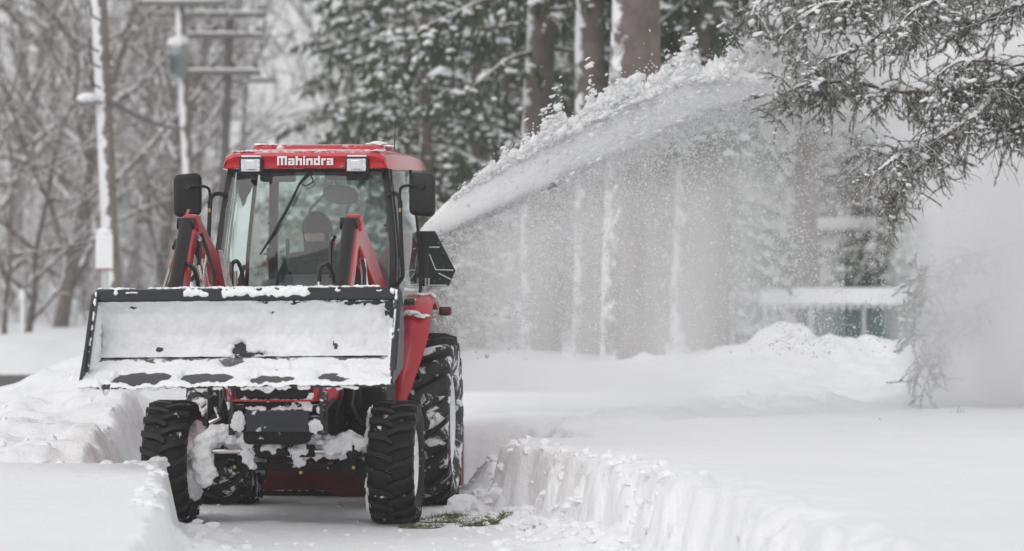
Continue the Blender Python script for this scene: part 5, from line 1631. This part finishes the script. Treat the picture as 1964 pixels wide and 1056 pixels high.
# dry weed stalks poking through the right-hand snow
def weed(px, py, label, seed, h):
    D = (CAM_H - .44) * F_PX / (py - HOR_Y)
    X = (px - CX) * D / F_PX
    rs = np.random.default_rng(seed); br = []
    for k in range(rs.integers(3, 6)):
        b, _ = bent(rs, (0, 0, -.02), (rs.normal(0, .9), rs.normal(0, .5), rs.uniform(.3, 1)), h * rs.uniform(.6, 1.2), 5, .2, -.02)
        br.append((b, np.linspace(.0035, .0015, len(b))))
    v, q = tube_arrays(br, 4)
    o = link_mesh('weed', np_mesh('weed', v, q), MAT['twig'])
    o.location = (X, D, gz(X, D))
    tag(o, label, 'weed')
weed(1840, 786, 'upright dry weed sprig with crossed stalks poking through the snow', 1, .075)
weed(1792, 790, 'flattened dry weed sprig lying on the snow beside the upright one', 5, .05)
weed(1692, 800, 'small dark stub of weed alone on the smooth snow', 9, .03)
weed(1955, 771, 'thin flat weed sprig on the far edge of the smooth snow', 12, .05)
# ================================================================ poles, wires, sign, shelter, house
def pole(px_top, px_bot, py_bot, D, H, r, label, mat, arms=(), name='utility_pole'):
    """arms: (py, px0, px1) seen in the photograph; heights follow from the pole's own distance"""
    Xb, Xt = (px_bot - CX) * D / F_PX, None
    zb = CAM_H - (py_bot - HOR_Y) * D / F_PX
    z0 = gz(Xb, D) - .3
    slope = (px_top[0] - px_bot) / (py_bot - px_top[1])          # lateral lean
    root = empty(name, (Xb - slope * (zb - z0), D, z0))
    tag(root, label, 'utility pole', 'utility poles along the road')
    if px_top[1] > 0: H = CAM_H - (px_top[1] - HOR_Y) * D / F_PX - z0      # the top shows
    top = Vector((slope * H, 0, H))
    mb = MB(); mb.tube([(0, 0, 0), top * .5, top], [r, r * .9, r * .78], 14); mb.build('shaft', MAT[mat], root)
    out = []
    for (py, p0, p1) in arms:
        z = CAM_H - (py - HOR_Y) * D / F_PX - z0
        x0 = (p0 - CX) * D / F_PX - root.location.x; x1 = (p1 - CX) * D / F_PX - root.location.x
        mb = MB(); mb.box(((x0 + x1) / 2, -r - .05, z), (x1 - x0, .10, .12)); a = mb.build('crossarm', MAT['arm'], root, bevel=.01)
        sn = MB(); sn.box(((x0 + x1) / 2, -r - .05, z + .085), ((x1 - x0) * .97, .09, .05)); sn.build('arm_snow', MAT['lump'], a, bevel=.02)
        n = 4
        for k in range(n):
            x = x0 + (x1 - x0) * (.06 + .88 * k / (n - 1))
            mb = MB(); mb.lathe([(.05, .02), (.10, .02), (.11, .05), (.14, .05), (.15, .035), (.19, .045), (.22, .0)], (x, -r - .05, z), 'z', 10); mb.build('insulator', MAT['black'], a)
            out.append(root.location + Vector((x, -r - .05, z + .2)))
    return root, out, z0
p1, o1, _ = pole((190, 0), 216, 560, 41, 11, .115, 'leaning weathered utility pole standing behind the sign, snow down one side', 'pole')
p2, o2, z2 = pole((344, 0), 360, 330, 66, 12, .115, 'utility pole carrying the grey transformer', 'pole', [(8, 262, 430)])
p3, o3_, _ = pole((440, 20), 430, 290, 72, 10.5, .135, 'brown utility pole with three stacked crossarms', 'pole_grey', [(30, 358, 508), (70, 362, 506), (140, 360, 500)])
p4, o4, _ = pole((472, 130), 466, 280, 96, 9.6, .10, 'thin distant utility pole with one crossarm', 'pole_grey', [(155, 440, 530)])
# transformer can hung on the second pole
def transformer():
    D = 66; c = at(342, 150, D - .35)
    mb = MB(); H = 60 * D / F_PX
    r = 16 * D / F_PX
    mb.lathe([(0, 0), (0, r * .9), (.03, r), (H - .05, r), (H, r * .92), (H + .04, r * .5), (H + .05, 0)], (0, 0, 0), 'z', 24)
    t = mb.build('transformer', MAT['transformer']); t.location = c
    tag(t, 'grey transformer can with a cap of snow hung on the pole', 'transformer')
    mb = MB(); mb.blob((0, 0, H + .10), (r * 1.15, r * 1.15, .14), 4, .35, 3); mb.build('snow_cap', MAT['lump'], t)
    for s_ in (-1, 1):
        mb = MB(); mb.tube([(s_ * r * .5, 0, H), (s_ * r * .6, 0, H + .3)], .03, 8); mb.build('bushing', MAT['arm'], t)
        mb = MB(); mb.box((s_ * r * .3, r + .05, H * .5), (.05, .16, .1)); mb.build('bracket', MAT['transformer'], t)
    for k in range(5):
        mb = MB(); mb.box((-r * .9 + k * .05, -r * .75 + .0, H * .45), (.012, .25, H * .6)); mb.build('cooling_fin', MAT['transformer'], t)
transformer()
# street lamp head on a short arm, buried in snow
def lamp():
    D = 40.8; a = at(202, 195, D); b = at(160, 196, D)
    root = empty('street_lamp', a); d = b - a
    tag(root, 'snow-capped lamp head on a short arm of the leaning pole', 'street lamp')
    mb = MB(); mb.tube([(0, 0, 0), d * .6], .02, 8); mb.build('lamp_arm', MAT['arm'], root)
    mb = MB(); mb.blob(d * .85, (.11, .10, .05), 3, .1, 2); mb.build('lamp_head', MAT['transformer'], root)
    mb = MB(); mb.blob(d * .82 + Vector((0, 0, .055)), (.13, .11, .07), 8, .25, 3); mb.build('snow_cap', MAT['lump'], root)
    for k, (px, py) in enumerate([(176, 30), (172, 90), (176, 160), (174, 120)]):
        q = at(px, py, D) - a
        mb = MB(); mb.tube([q + Vector((.12, 0, -.06)), q, q + Vector((-.01, 0, .12))], .014, 6); mb.build('cable_clip', MAT['black'], root)
lamp()
# wires: each one hangs between two fixings
def wire(a, b, sag, r, label, grp='overhead wires between the poles'):
    a, b = Vector(a), Vector(b); pts = []
    for k in range(17):
        t = k / 16; p = a.lerp(b, t); p.z -= sag * 4 * t * (1 - t); pts.append(p - a)
    mb = MB(); mb.tube(pts, r, 5)
    o = mb.build('overhead_wire', MAT['wire']); o.location = a
    tag(o, label, 'wire', grp)
wire(at(214, 195, 40.9), at(352, 245, 66), .10, .035, 'thick snow-coated cable from the leaning pole to the transformer pole')
for i in range(4):
    wire(o2[i], o3_[i], .5, .014, 'thin wire from the top crossarm of the transformer pole to the next pole')
wire(at(352, 250, 66), at(430, 180, 72), .3, .022, 'slack cable between the transformer pole and the pole with three crossarms')
for i in range(4):
    wire(o3_[4 + i], o4[i], .5, .014, 'thin wire running on to the thin distant pole')
wire(at(-60, 345, 30), at(208, 245, 40.9), .10, .005, 'thin service wire climbing to the leaning pole from the roadside')
wire(at(-60, 362, 30), at(210, 255, 40.9), .12, .005, 'lower thin service wire climbing to the leaning pole')
wire(at(-60, 492, 34), at(212, 450, 40.9), .06, .009, 'low snow-lined cable crossing in front of the brush')

# road sign seen from behind, plastered with snow
def sign():
    D = 37; c = at(201, 570, D); X = c.x
    z0 = gz(X, D) - .2
    root = empty('road_sign', (X, D, z0))
    tag(root, 'rounded upright road sign plastered white with snow, beside the leaning pole', 'road sign')
    zt, zb = CAM_H - (445 - HOR_Y) * D / F_PX - z0, CAM_H - (519 - HOR_Y) * D / F_PX - z0
    hw = 16.5 * D / F_PX
    mb = MB(); mb.box((0, 0, zb / 2 + .1), (.075, .06, zb + .3)); mb.build('post', MAT['post'], root, bevel=.01)
    ring = []
    rr_ = hw * .55
    for (cx_, cz_, a0) in ((hw - rr_, zt - rr_, 0), (-hw + rr_, zt - rr_, 90), (-hw + .03, zb + .03, 180), (hw - .03, zb + .03, 270)):
        q = rr_ if a0 < 180 else .03
        for k in range(6): ring.append((cx_ + q * math.cos(R(a0 + 18 * k)), -.06, cz_ + q * math.sin(R(a0 + 18 * k))))
    mb = MB(); mb.prism(ring, (0, .03, 0)); pl = mb.build('panel', MAT['sign'], root, bevel=.008)
    mb = MB(); mb.box((0, -.066, zb + .015), (hw * 1.8, .01, .018)); mb.build('red_border', MAT['red_dull'], pl)
    mb = MB(); mb.blob((0, -.04, zt + .01), (hw * .9, .05, .05), 5, .3, 2); mb.build('snow_cap', MAT['lump'], pl)
sign()
def marker():
    D = 58; c = at(43, 640, D)
    root = empty('marker_post', (c.x, D, gz(c.x, D) - .1))
    tag(root, 'short white snow-capped marker post on the road bank by the forked tree', 'post')
    mb = MB(); mb.tube([(0, 0, 0), (0, 0, .75)], .035, 8); mb.build('stake', MAT['sign'], root)
    mb = MB(); mb.blob((0, 0, .78), (.06, .06, .10), 2, .3, 2); mb.build('snow_cap', MAT['lump'], root)
marker()

# glazed shelter with a thick snow roof, on the lower lot
def shelter():
    D = 54.0; k = D / F_PX
    X0, X1, XM = (1402 - CX) * k, (1790 - CX) * k, (1460 - CX) * k
    zg = gz((X0 + X1) / 2, D)
    root = empty('shelter', ((X0 + X1) / 2, D, zg))
    tag(root, 'low glazed shelter with a thick snow roof and pale posts behind the heap', 'shelter')
    L = lambda px, py, dy=0: Vector(((px - CX) * k - root.location.x, dy, CAM_H - (py - HOR_Y) * k - zg))
    def block(a, b, y0, y1, name, mat, bev=.02, parent=root):
        mb = MB(); mb.box(((a.x + b.x) / 2, (y0 + y1) / 2, (a.z + b.z) / 2), (abs(b.x - a.x), y1 - y0, abs(b.z - a.z)))
        return mb.build(name, MAT[mat], parent, bevel=bev)
    rf = block(L(1460, 580), L(1795, 590), 0, 2.0, 'roof', 'post')
    mb = MB(); a, b = L(1458, 553), L(1800, 581)
    rings = []
    n = 36
    for i in range(n):
        x = a.x + (b.x - a.x) * i / (n - 1); jag = .03 * math.sin(i * 2.1)
        rings.append([(x, -.06, b.z + .012 * math.sin(i * 1.9) - .01), (x, -.05, a.z - .05), (x, .1, a.z), (x, 1.9, a.z + .02), (x, 2.05, b.z)])
    mb.loft(rings); mb.build('roof_snow', MAT['lump'], rf)
    r2 = block(L(1404, 585), L(1462, 598), .5, 2.6, 'side_roof', 'post')
    block(L(1402, 560), L(1462, 584), .46, 2.6, 'roof_snow', 'lump', .06, r2)
    for px in (1408, 1468, 1555, 1657, 1728, 1788):
        mb = MB(); z = L(px, 590).z
        mb.box((L(px, 0).x, .03 + (.5 if px == 1408 else 0), z / 2), (.07, .07, z)); mb.build('post', MAT['post'], root, bevel=.008)
    for (p0, p1) in ((1560, 1653), (1661, 1725), (1732, 1785)):
        mb = MB(); A, B = L(p0, 592), L(p1, 690)
        mb.box(((A.x + B.x) / 2, .05, (A.z + B.z) / 2), (B.x - A.x, .02, A.z - B.z)); mb.build('pane', MAT['teal'], root)
    mb = MB(); A, B = L(1418, 592), L(1455, 640); mb.box(((A.x + B.x) / 2, .8, (A.z + B.z) / 2), (B.x - A.x, .1, A.z - B.z)); mb.build('notice_panel', MAT['sign'], root, bevel=.03)
    mb = MB(); A, B = L(1560, 592), L(1790, 700); mb.box(((A.x + B.x) / 2, 1.9, A.z / 2), (B.x - A.x, .05, A.z)); mb.build('back_wall', MAT['wall_grey'], root)
    for q in range(22):     # icicles and snow fringe under the eave
        mb = MB(); p = L(1466 + q * 15, 588); mb.tube([(p.x, -.03, p.z + .03), (p.x, -.03, p.z - random.uniform(.04, .09))], [.03, .006], 6); mb.build('icicle', MAT['lump'], rf)
shelter()
def house():
    D = 82.0; k = D / F_PX
    zg = -1.1
    X0, X1 = (1572 - CX) * k, (1990 - CX) * k
    root = empty('house', ((X0 + X1) / 2, D, zg))
    tag(root, 'pale house with white trim and a dark window behind the glazed shelter', 'house')
    L = lambda px, py: Vector(((px - CX) * k - root.location.x, 0, CAM_H - (py - HOR_Y) * k - zg))
    def block(p0, q0, p1, q1, y0, y1, name, mat, bev=.015, parent=root):
        a, b = L(p0, q0), L(p1, q1); mb = MB()
        mb.box(((a.x + b.x) / 2, (y0 + y1) / 2, (a.z + b.z) / 2), (abs(b.x - a.x), y1 - y0, abs(b.z - a.z)))
        return mb.build(name, MAT[mat], parent, bevel=bev)
    block(1590, 450, 1985, 720, .25, 6, 'wall', 'wall_grey')
    block(1574, 455, 1596, 720, 0, .3, 'corner_post', 'siding')
    block(1574, 452, 1990, 482, -.05, .28, 'fascia', 'siding')
    rf = block(1566, 440, 1996, 453, -.3, 6.2, 'roof', 'wall_grey')
    block(1564, 418, 1998, 441, -.34, 6.24, 'roof_snow', 'lump', .06, rf)
    for (a, b) in ((1603, 1682), (1720, 1800)):
        w = block(a, 486, b, 560, .16, .3, 'window', 'siding')
        block(a + 6, 492, b - 6, 556, .12, .2, 'pane', 'window', .004, w)
        block((a + b) / 2 - 2, 490, (a + b) / 2 + 2, 558, .10, .15, 'mullion', 'siding', .004, w)
    for q in range(8):
        block(1596, 562 + q * 16, 1984, 562 + q * 16 + 13, .20, .27, 'clapboard', 'siding', .01)
house()
# ================================================================ thrown snow
TOP = [(806, 444), (850, 398), (900, 360), (1000, 296), (1100, 236), (1200, 186), (1300, 150), (1370, 136), (1450, 142), (1540, 130), (1640, 100)]
BOT = [(812, 466), (850, 452), (900, 434), (1000, 390), (1100, 340), (1200, 292), (1300, 246), (1370, 218), (1450, 206), (1540, 218), (1640, 232)]
def spray_D(px): return float(np.interp(px, [800, 1200, 1640, 1964], [20.75, 21.9, 23.0, 23.8]))
rs = np.random.default_rng(99)
def spray_core():
    """the dense jet: a ragged, lumpy body of snow from the chute to the boughs"""
    n, m = 620, 72
    tx = np.linspace(806, 1640, n)
    ty = np.interp(tx, [a for a, _ in TOP], [b for _, b in TOP]); by = np.interp(tx, [a for a, _ in BOT], [b for _, b in BOT])
    V = []
    for i in range(n):
        D = spray_D(tx[i]); c = np.array(at(tx[i], (ty[i] + by[i]) / 2 - 7 * min(1, i / 120), D))
        hz = (by[i] - ty[i]) / 2 * D / F_PX * 1.12
        f = i / (n - 1)
        hd = .06 + .26 * f
        taper = 1.0 - .75 * sstep(.80, 1.0, f)
        for k in range(m):
            a = 2 * math.pi * k / m
            q = np.array([0, math.cos(a) * hd * taper, math.sin(a) * hz * taper * (1.0 if math.sin(a) > 0 else .8)])
            V.append(c + q)
    V = np.array(V)
    u = np.repeat(np.linspace(0, 1, n), m)
    N = V - np.repeat(V.reshape(n, m, 3).mean(1), m, axis=0)
    N /= np.linalg.norm(N, axis=1, keepdims=True)
    # streaks run along the throw; the upper edge is torn into shreds
    s = np.clip(u * 1.6, .10, 1)
    up = np.clip(N[:, 2] * 1.2, 0, 1); ang = np.tile(np.arange(m) * 2 * np.pi / m, n)
    ca, sa = np.cos(ang), np.sin(ang)
    d = s * (.030 * fbm(u * 9, ca * 2.2, sa * 2.2, 3) + .020 * fbm(u * 26, ca * 6, sa * 6, 4) + .010 * fbm(u * 90, ca * 12, sa * 12, 3))
    d = d + s * up * (.10 * np.clip(fbm(u * 34, ca * 3, sa * 3 + 7, 4) - .05, -.25, 1) + .05 * np.clip(fbm(u * 120, ca * 5, sa * 5 + 3, 3), -.2, 1))
    V = V + N * d[:, None]
    idx = np.arange(n * m).reshape(n, m)
    Q = np.stack([idx[:-1], np.roll(idx, -1, 1)[:-1], np.roll(idx, -1, 1)[1:], idx[1:]], -1).reshape(-1, 4)
    o = link_mesh('snow_jet', np_mesh('snow_jet', V, Q), MAT['jet'])
    tag(o, 'dense white jet of snow arching from the blower chute to the boughs', 'snow spray', kind='stuff')
spray_core()

def flakes(name, P, r, label):
    """loose flakes: one small four-sided crumb each"""
    n = len(P)
    t = np.array([[1, 1, 1], [1, -1, -1], [-1, 1, -1], [-1, -1, 1]], float) / 1.4
    j = rs.normal(0, .35, (n, 4, 3))
    V = (P[:, None, :] + (t[None] + j) * r[:, None, None]).reshape(-1, 3)
    f = np.array([[0, 1, 2], [0, 3, 1], [0, 2, 3], [1, 3, 2]])
    Fc = (f[None] + (np.arange(n) * 4)[:, None, None]).reshape(-1, 3)
    o = link_mesh(name, np_mesh(name, V, Fc), MAT['flake'], smooth=False)
    tag(o, label, 'snow', kind='stuff')
def topy(px): return np.interp(px, [a for a, _ in TOP], [b for _, b in TOP])
def boty(px): return np.interp(px, [a for a, _ in BOT], [b for _, b in BOT])
def px_to_world(px, py, D): return np.stack([(px - CX) * D / F_PX, D, CAM_H - (py - HOR_Y) * D / F_PX], -1)
def make_flakes():
    Ps, Rs = [], []
    # fuzz hugging the jet
    n = 36000
    px = rs.uniform(806, 1640, n); D = np.interp(px, [800, 1200, 1640, 1964], [20.75, 21.9, 23.0, 23.8]) + rs.normal(0, .16, n) * np.clip((px - 800) / 500, .15, 1)
    up = rs.random(n) < .32
    s = np.clip((px - 790) / 450, .08, 1)
    py = np.where(up, topy(px) + 4 - rs.exponential(7, n) * s, boty(px) - 14 + rs.exponential(24, n) * s)
    keep = vnoise(px * .05, py * .05, D * 3) > np.where(up, -.15, -.6)
    Ps.append(px_to_world(px, py, D)[keep]); Rs.append((rs.uniform(.0018, .0055, n) * np.where(rs.random(n) < .05, 1.9, 1))[keep])
    # curtain falling from the jet, in streaks
    n = 100000
    px = rs.uniform(830, 1700, n); f = rs.random(n) ** 1.25
    py = boty(np.minimum(px, 1640)) + (740 - boty(np.minimum(px, 1640))) * f
    D = np.interp(px, [800, 1200, 1640, 1964], [20.75, 21.9, 23.0, 23.8]) + rs.normal(0, .35, n)
    st = vnoise(px * .02, py * .004, 1.5) + .6 * vnoise(px * .05, py * .012, 4.5)
    keep = (rs.random(n) < np.clip(.55 + .55 * st, .05, 1)) & (py < 655 + 40 * rs.random(n))
    Ps.append(px_to_world(px, py, D)[keep]); Rs.append((.0010 + rs.exponential(.0017, n))[keep])
    # clouds of crumbs above the jet
    n = 2600
    px = 830 + 760 * rs.random(n); hgt = rs.exponential(14, n) * np.clip((px - 800) / 400, .2, 1.2)
    cl = vnoise(px * .02, px * 0, 7.7) > .05
    py = topy(px) - hgt
    D = np.interp(px, [800, 1200, 1640, 1964], [20.75, 21.9, 23.0, 23.8]) + rs.normal(0, .2, n)
    Ps.append(px_to_world(px, py, D)[cl]); Rs.append((rs.uniform(.003, .010, n))[cl])
    # finer dust blowing round the boughs and over the landing place
    n = 30000
    px = rs.uniform(1480, 2050, n); py = rs.uniform(-20, 560, n); D = rs.uniform(21.3, 25, n)
    keep = rs.random(n) < np.clip(.35 + .5 * vnoise(px * .008, py * .008, 2.5), 0, 1)
    Ps.append(px_to_world(px, py, D)[keep]); Rs.append(rs.uniform(.0012, .004, n)[keep])
    P = np.concatenate(Ps); r = np.concatenate(Rs)
    ok = P[:, 2] > .46
    flakes('snow_flakes', P[ok], r[ok], 'fine flakes drifting down in a curtain below the jet')
make_flakes()
def torn_lumps():
    """the body of the jet: torn lumps of all sizes drawn out along the throw, ragged above, thinning below"""
    n = 38000
    px = 812 + 800 * rs.random(n) ** .9; s = np.clip((px - 790) / 380, .10, 1)
    t, b = topy(px), boty(px)
    bun = vnoise(px * .030, px * 0 + 2, 1.2) + .7 * vnoise(px * .09, px * 0 + 5, 1.2)
    f = rs.beta(1.3, 2.0, n)
    edge = rs.random(n) < .86
    py = np.where(edge, t + 16 * s - rs.exponential(13, n) * s * np.clip(.75 + 1.0 * bun, .05, 2.0), t + 6 * s + (b - t) * 1.05 * f)
    D = np.interp(px, [800, 1200, 1640, 1964], [20.75, 21.9, 23.0, 23.8]) + np.where(edge, rs.normal(0, .14, n), -np.abs(rs.normal(.18, .10, n))) * s
    r = np.where(edge, .0024 + rs.exponential(.0042, n), .0018 + rs.exponential(.0022, n)) * (.35 + .65 * s)
    r = np.minimum(r, .034)
    P = px_to_world(px, py, D)
    # direction of flight follows the arc
    dy = (topy(px + 12) - topy(px - 12)) / 24.0
    dv = np.stack([np.ones(n), np.full(n, .25), -dy], 1); dv /= np.linalg.norm(dv, axis=1, keepdims=True)
    b_, f_ = ico(1); b_ = np.array([list(v) for v in b_]); f_ = np.array(f_)
    J = rs.uniform(.25, 1.65, (n, len(b_), 1))
    el = np.where(edge, rs.uniform(0, 2.2, n), rs.uniform(.8, 3.0, n))
    V = b_[None] * J * r[:, None, None]
    V = V + (V @ dv[:, :, None]) * dv[:, None, :] * el[:, None, None]
    V = (V + P[:, None, :]).reshape(-1, 3)
    Fc = (f_[None] + (np.arange(n) * len(b_))[:, None, None]).reshape(-1, 3)
    o = link_mesh('torn_snow', np_mesh('torn_snow', V, Fc), MAT['flake'])
    tag(o, 'torn lumps of snow along the body and ragged upper edge of the jet', 'snow', kind='stuff')
torn_lumps()

def soft_hull():
    """powder air wrapped round the jet, thicker below"""
    rings = []
    for px in np.linspace(808, 1640, 60):
        D = spray_D(px); t, b = float(topy(px)), float(boty(px)); sc = min(1, (px - 790) / 350)
        t2, b2 = t + 6 * sc, b + 34 * sc
        zc = (t2 + b2) / 2; h_ = (b2 - t2) / 2; hd = .10 + .30 * sc
        rings.append([((px - CX) * D / F_PX, D + hd * math.cos(2 * math.pi * k / 24), CAM_H - (zc - HOR_Y - h_ * math.sin(2 * math.pi * k / 24) * (1 + .10 * math.sin(px * .05 + k))) * D / F_PX) for k in range(24)])
    mb = MB(); mb.loft(rings)
    tag(mb.build('powder_snow', volume_mat('powder_snow', .4)), 'soft powder hanging close round and under the jet', 'blown snow', kind='stuff')
soft_hull()

# clods big enough to pick out, flung above the jet
def clods():
    spots = [(1410, 101, .030), (1396, 94, .012), (1153, 186, .024), (1040, 266, .020), (1186, 195, .028), (1205, 184, .022), (1385, 148, .026), (1440, 138, .020), (1468, 132, .024), (1490, 126, .030), (1425, 152, .024), (1520, 124, .03), (1545, 118, .026), (1168, 205, .03), (1225, 178, .026), (1260, 168, .026), (1128, 212, .02), (1095, 236, .018), (1075, 228, .010), (1055, 250, .012), (1310, 140, .022), (1335, 132, .024), (1150, 200, .018), (1010, 285, .014), (990, 292, .010), (930, 325, .010)]
    for k, (px, py, r) in enumerate(spots):
        D = spray_D(px)
        mb = MB(); mb.blob((0, 0, 0), (r * 1.1, r, r * .95), k * 3 + 1, .8, 3)
        o = mb.build('snow_clod', MAT['flake']); o.location = at(px, py, D)
        if k == 0: tag(o, 'largest single clod of snow flying clear above the jet', 'snow clod', 'clods flung above the jet')
        else: tag(o, 'clod of snow flung up along the upper edge of the jet', 'snow clod', 'clods flung above the jet')
clods()

# blown snow: soft closed bodies of air full of fine snow
def cloud_body(name, rings, mat, label):
    mb = MB(); mb.loft(rings)
    o = mb.build(name, mat)
    tag(o, label, 'blown snow', kind='stuff')
    return o
def streaks(scale, lo, hi, dens, stretch=(1, 1, .18)):
    def f(nt, v):
        tc = nt.nodes.new('ShaderNodeTexCoord'); mp = nt.nodes.new('ShaderNodeMapping')
        mp.inputs['Scale'].default_value = stretch
        nt.links.new(tc.outputs['Object'], mp.inputs['Vector'])
        n = noise_node(nt, scale, 4, .6, mp.outputs[0])
        r = ramp(nt, n.outputs[0], lo, hi)
        d = math_node(nt, 'MULTIPLY', r, dens); 
        d = math_node(nt, 'ADD', d, dens * .12)
        nt.links.new(d, v.inputs['Density'])
    return f
def veil():
    # under the jet: a hanging sheet about a metre deep
    xs = np.linspace(815, 1620, 40)
    rings = []
    for px in xs:
        D = spray_D(px); t = boty(min(px, 1640)) + 4; b = 750
        hd = float(np.interp(px, [815, 900, 1250, 1450, 1620], [.14, .46, .60, .36, .06]))
        A = np.array(at(px, t, D)); B = np.array(at(px, b, D)); B[2] = max(B[2], gz(B[0], B[1]) + .03) if False else B[2]
        m = (A + B) / 2
        q = 1 + .15 * math.sin(px * .03)
        rings.append([tuple(A + np.array([0, -hd * .35, 0])), tuple(m + np.array([0, -hd * q, .4])), tuple(m + np.array([0, -hd * q, -.4])), tuple(B + np.array([0, -hd * .9, 0])),
                      tuple(B + np.array([0, hd * .9, 0])), tuple(m + np.array([0, hd, -.4])), tuple(m + np.array([0, hd, .4])), tuple(A + np.array([0, hd * .35, 0]))])
    cloud_body('falling_snow', rings, volume_mat('falling_snow', .6, hetero=streaks(1.9, .36, .70, 1.7)), 'veil of fine snow hanging below the jet in soft streaks')
    # the landing cloud at the right, hiding what is behind it
    rings = []
    for (px, w, top, bot) in [(1715, .05, 240, 480), (1745, .35, 120, 600), (1785, .8, 40, 780), (1850, 1.3, -30, 830), (1920, 1.6, -60, 850), (2050, 1.8, -90, 860), (2250, 1.8, -60, 870), (2450, 1.2, 100, 870), (2520, .3, 300, 800)]:
        ring = []
        D = 24.3
        zt, zb = CAM_H - (top - HOR_Y) * D / F_PX, .30
        zc, hz = (zt + zb) / 2, (zt - zb) / 2
        for k in range(20):
            a = 2 * math.pi * k / 20
            wob = 1 + .10 * math.sin(3 * a + px * .01)
            ring.append(((px - CX) * D / F_PX + .12 * math.sin(5 * a + px), D + w * math.cos(a) * wob, zc + hz * math.sin(a) * (1 + .05 * math.sin(4 * a + px * .02))))
        rings.append(ring)
    cloud_body('snow_cloud', rings, volume_mat('snow_cloud', 1.9, hetero=streaks(1.1, .25, .6, 2.4, (1, 1, .6))), 'thick pale cloud of blown snow where the jet comes down')
    # puff round the upper boughs where the jet breaks on them
    rings = []
    for (px, hw, cy_, hz_) in [(1380, .05, 165, 20), (1470, .25, 150, 60), (1560, .4, 130, 100), (1650, .5, 140, 130), (1740, .5, 170, 150), (1800, .3, 180, 120), (1840, .05, 190, 40)]:
        D = spray_D(px) + .1
        rings.append([((px - CX) * D / F_PX, D + hw * math.cos(2 * math.pi * k / 16), CAM_H - (cy_ - HOR_Y - hz_ * math.sin(2 * math.pi * k / 16)) * D / F_PX) for k in range(16)])
    cloud_body('snow_puff', rings, volume_mat('snow_puff', 1.4, hetero=streaks(2.6, .35, .62, 3.2, (1, 1, .8))), 'bright puff of snow bursting among the upper boughs')
    # low drift rolling along the ground below the curtain
    rings = []
    for (px, hw, top) in [(850, .08, 735), (900, .45, 690), (980, .6, 668), (1070, .6, 672), (1160, .6, 680), (1250, .5, 700), (1330, .2, 730), (1380, .05, 745)]:
        D = 23.5; b = 790
        cyy, hz_ = (top + b) / 2, (b - top) / 2
        rings.append([((px - CX) * D / F_PX, D + hw * math.cos(2 * math.pi * k / 16), CAM_H - (cyy - HOR_Y - hz_ * math.sin(2 * math.pi * k / 16)) * D / F_PX) for k in range(16)])
    cloud_body('snow_drift_cloud', rings, volume_mat('snow_drift_cloud', 1.5, hetero=streaks(2.6, .3, .6, 3.0, (1, 1, 1))), 'low cloud of snow rolling along the ground beneath the curtain')
veil()

# winter haze over the whole place
hz = MB(); hz.box((0, 110, 9.5), (560, 420, 24.5))
hz_o = hz.build('haze', volume_mat('haze', .0012, (.985, .985, .99), 0.0), smooth=False)
hz_o['kind'] = 'stuff'; hz_o['label'] = 'thin winter haze filling the air between the trees'; hz_o['category'] = 'haze'
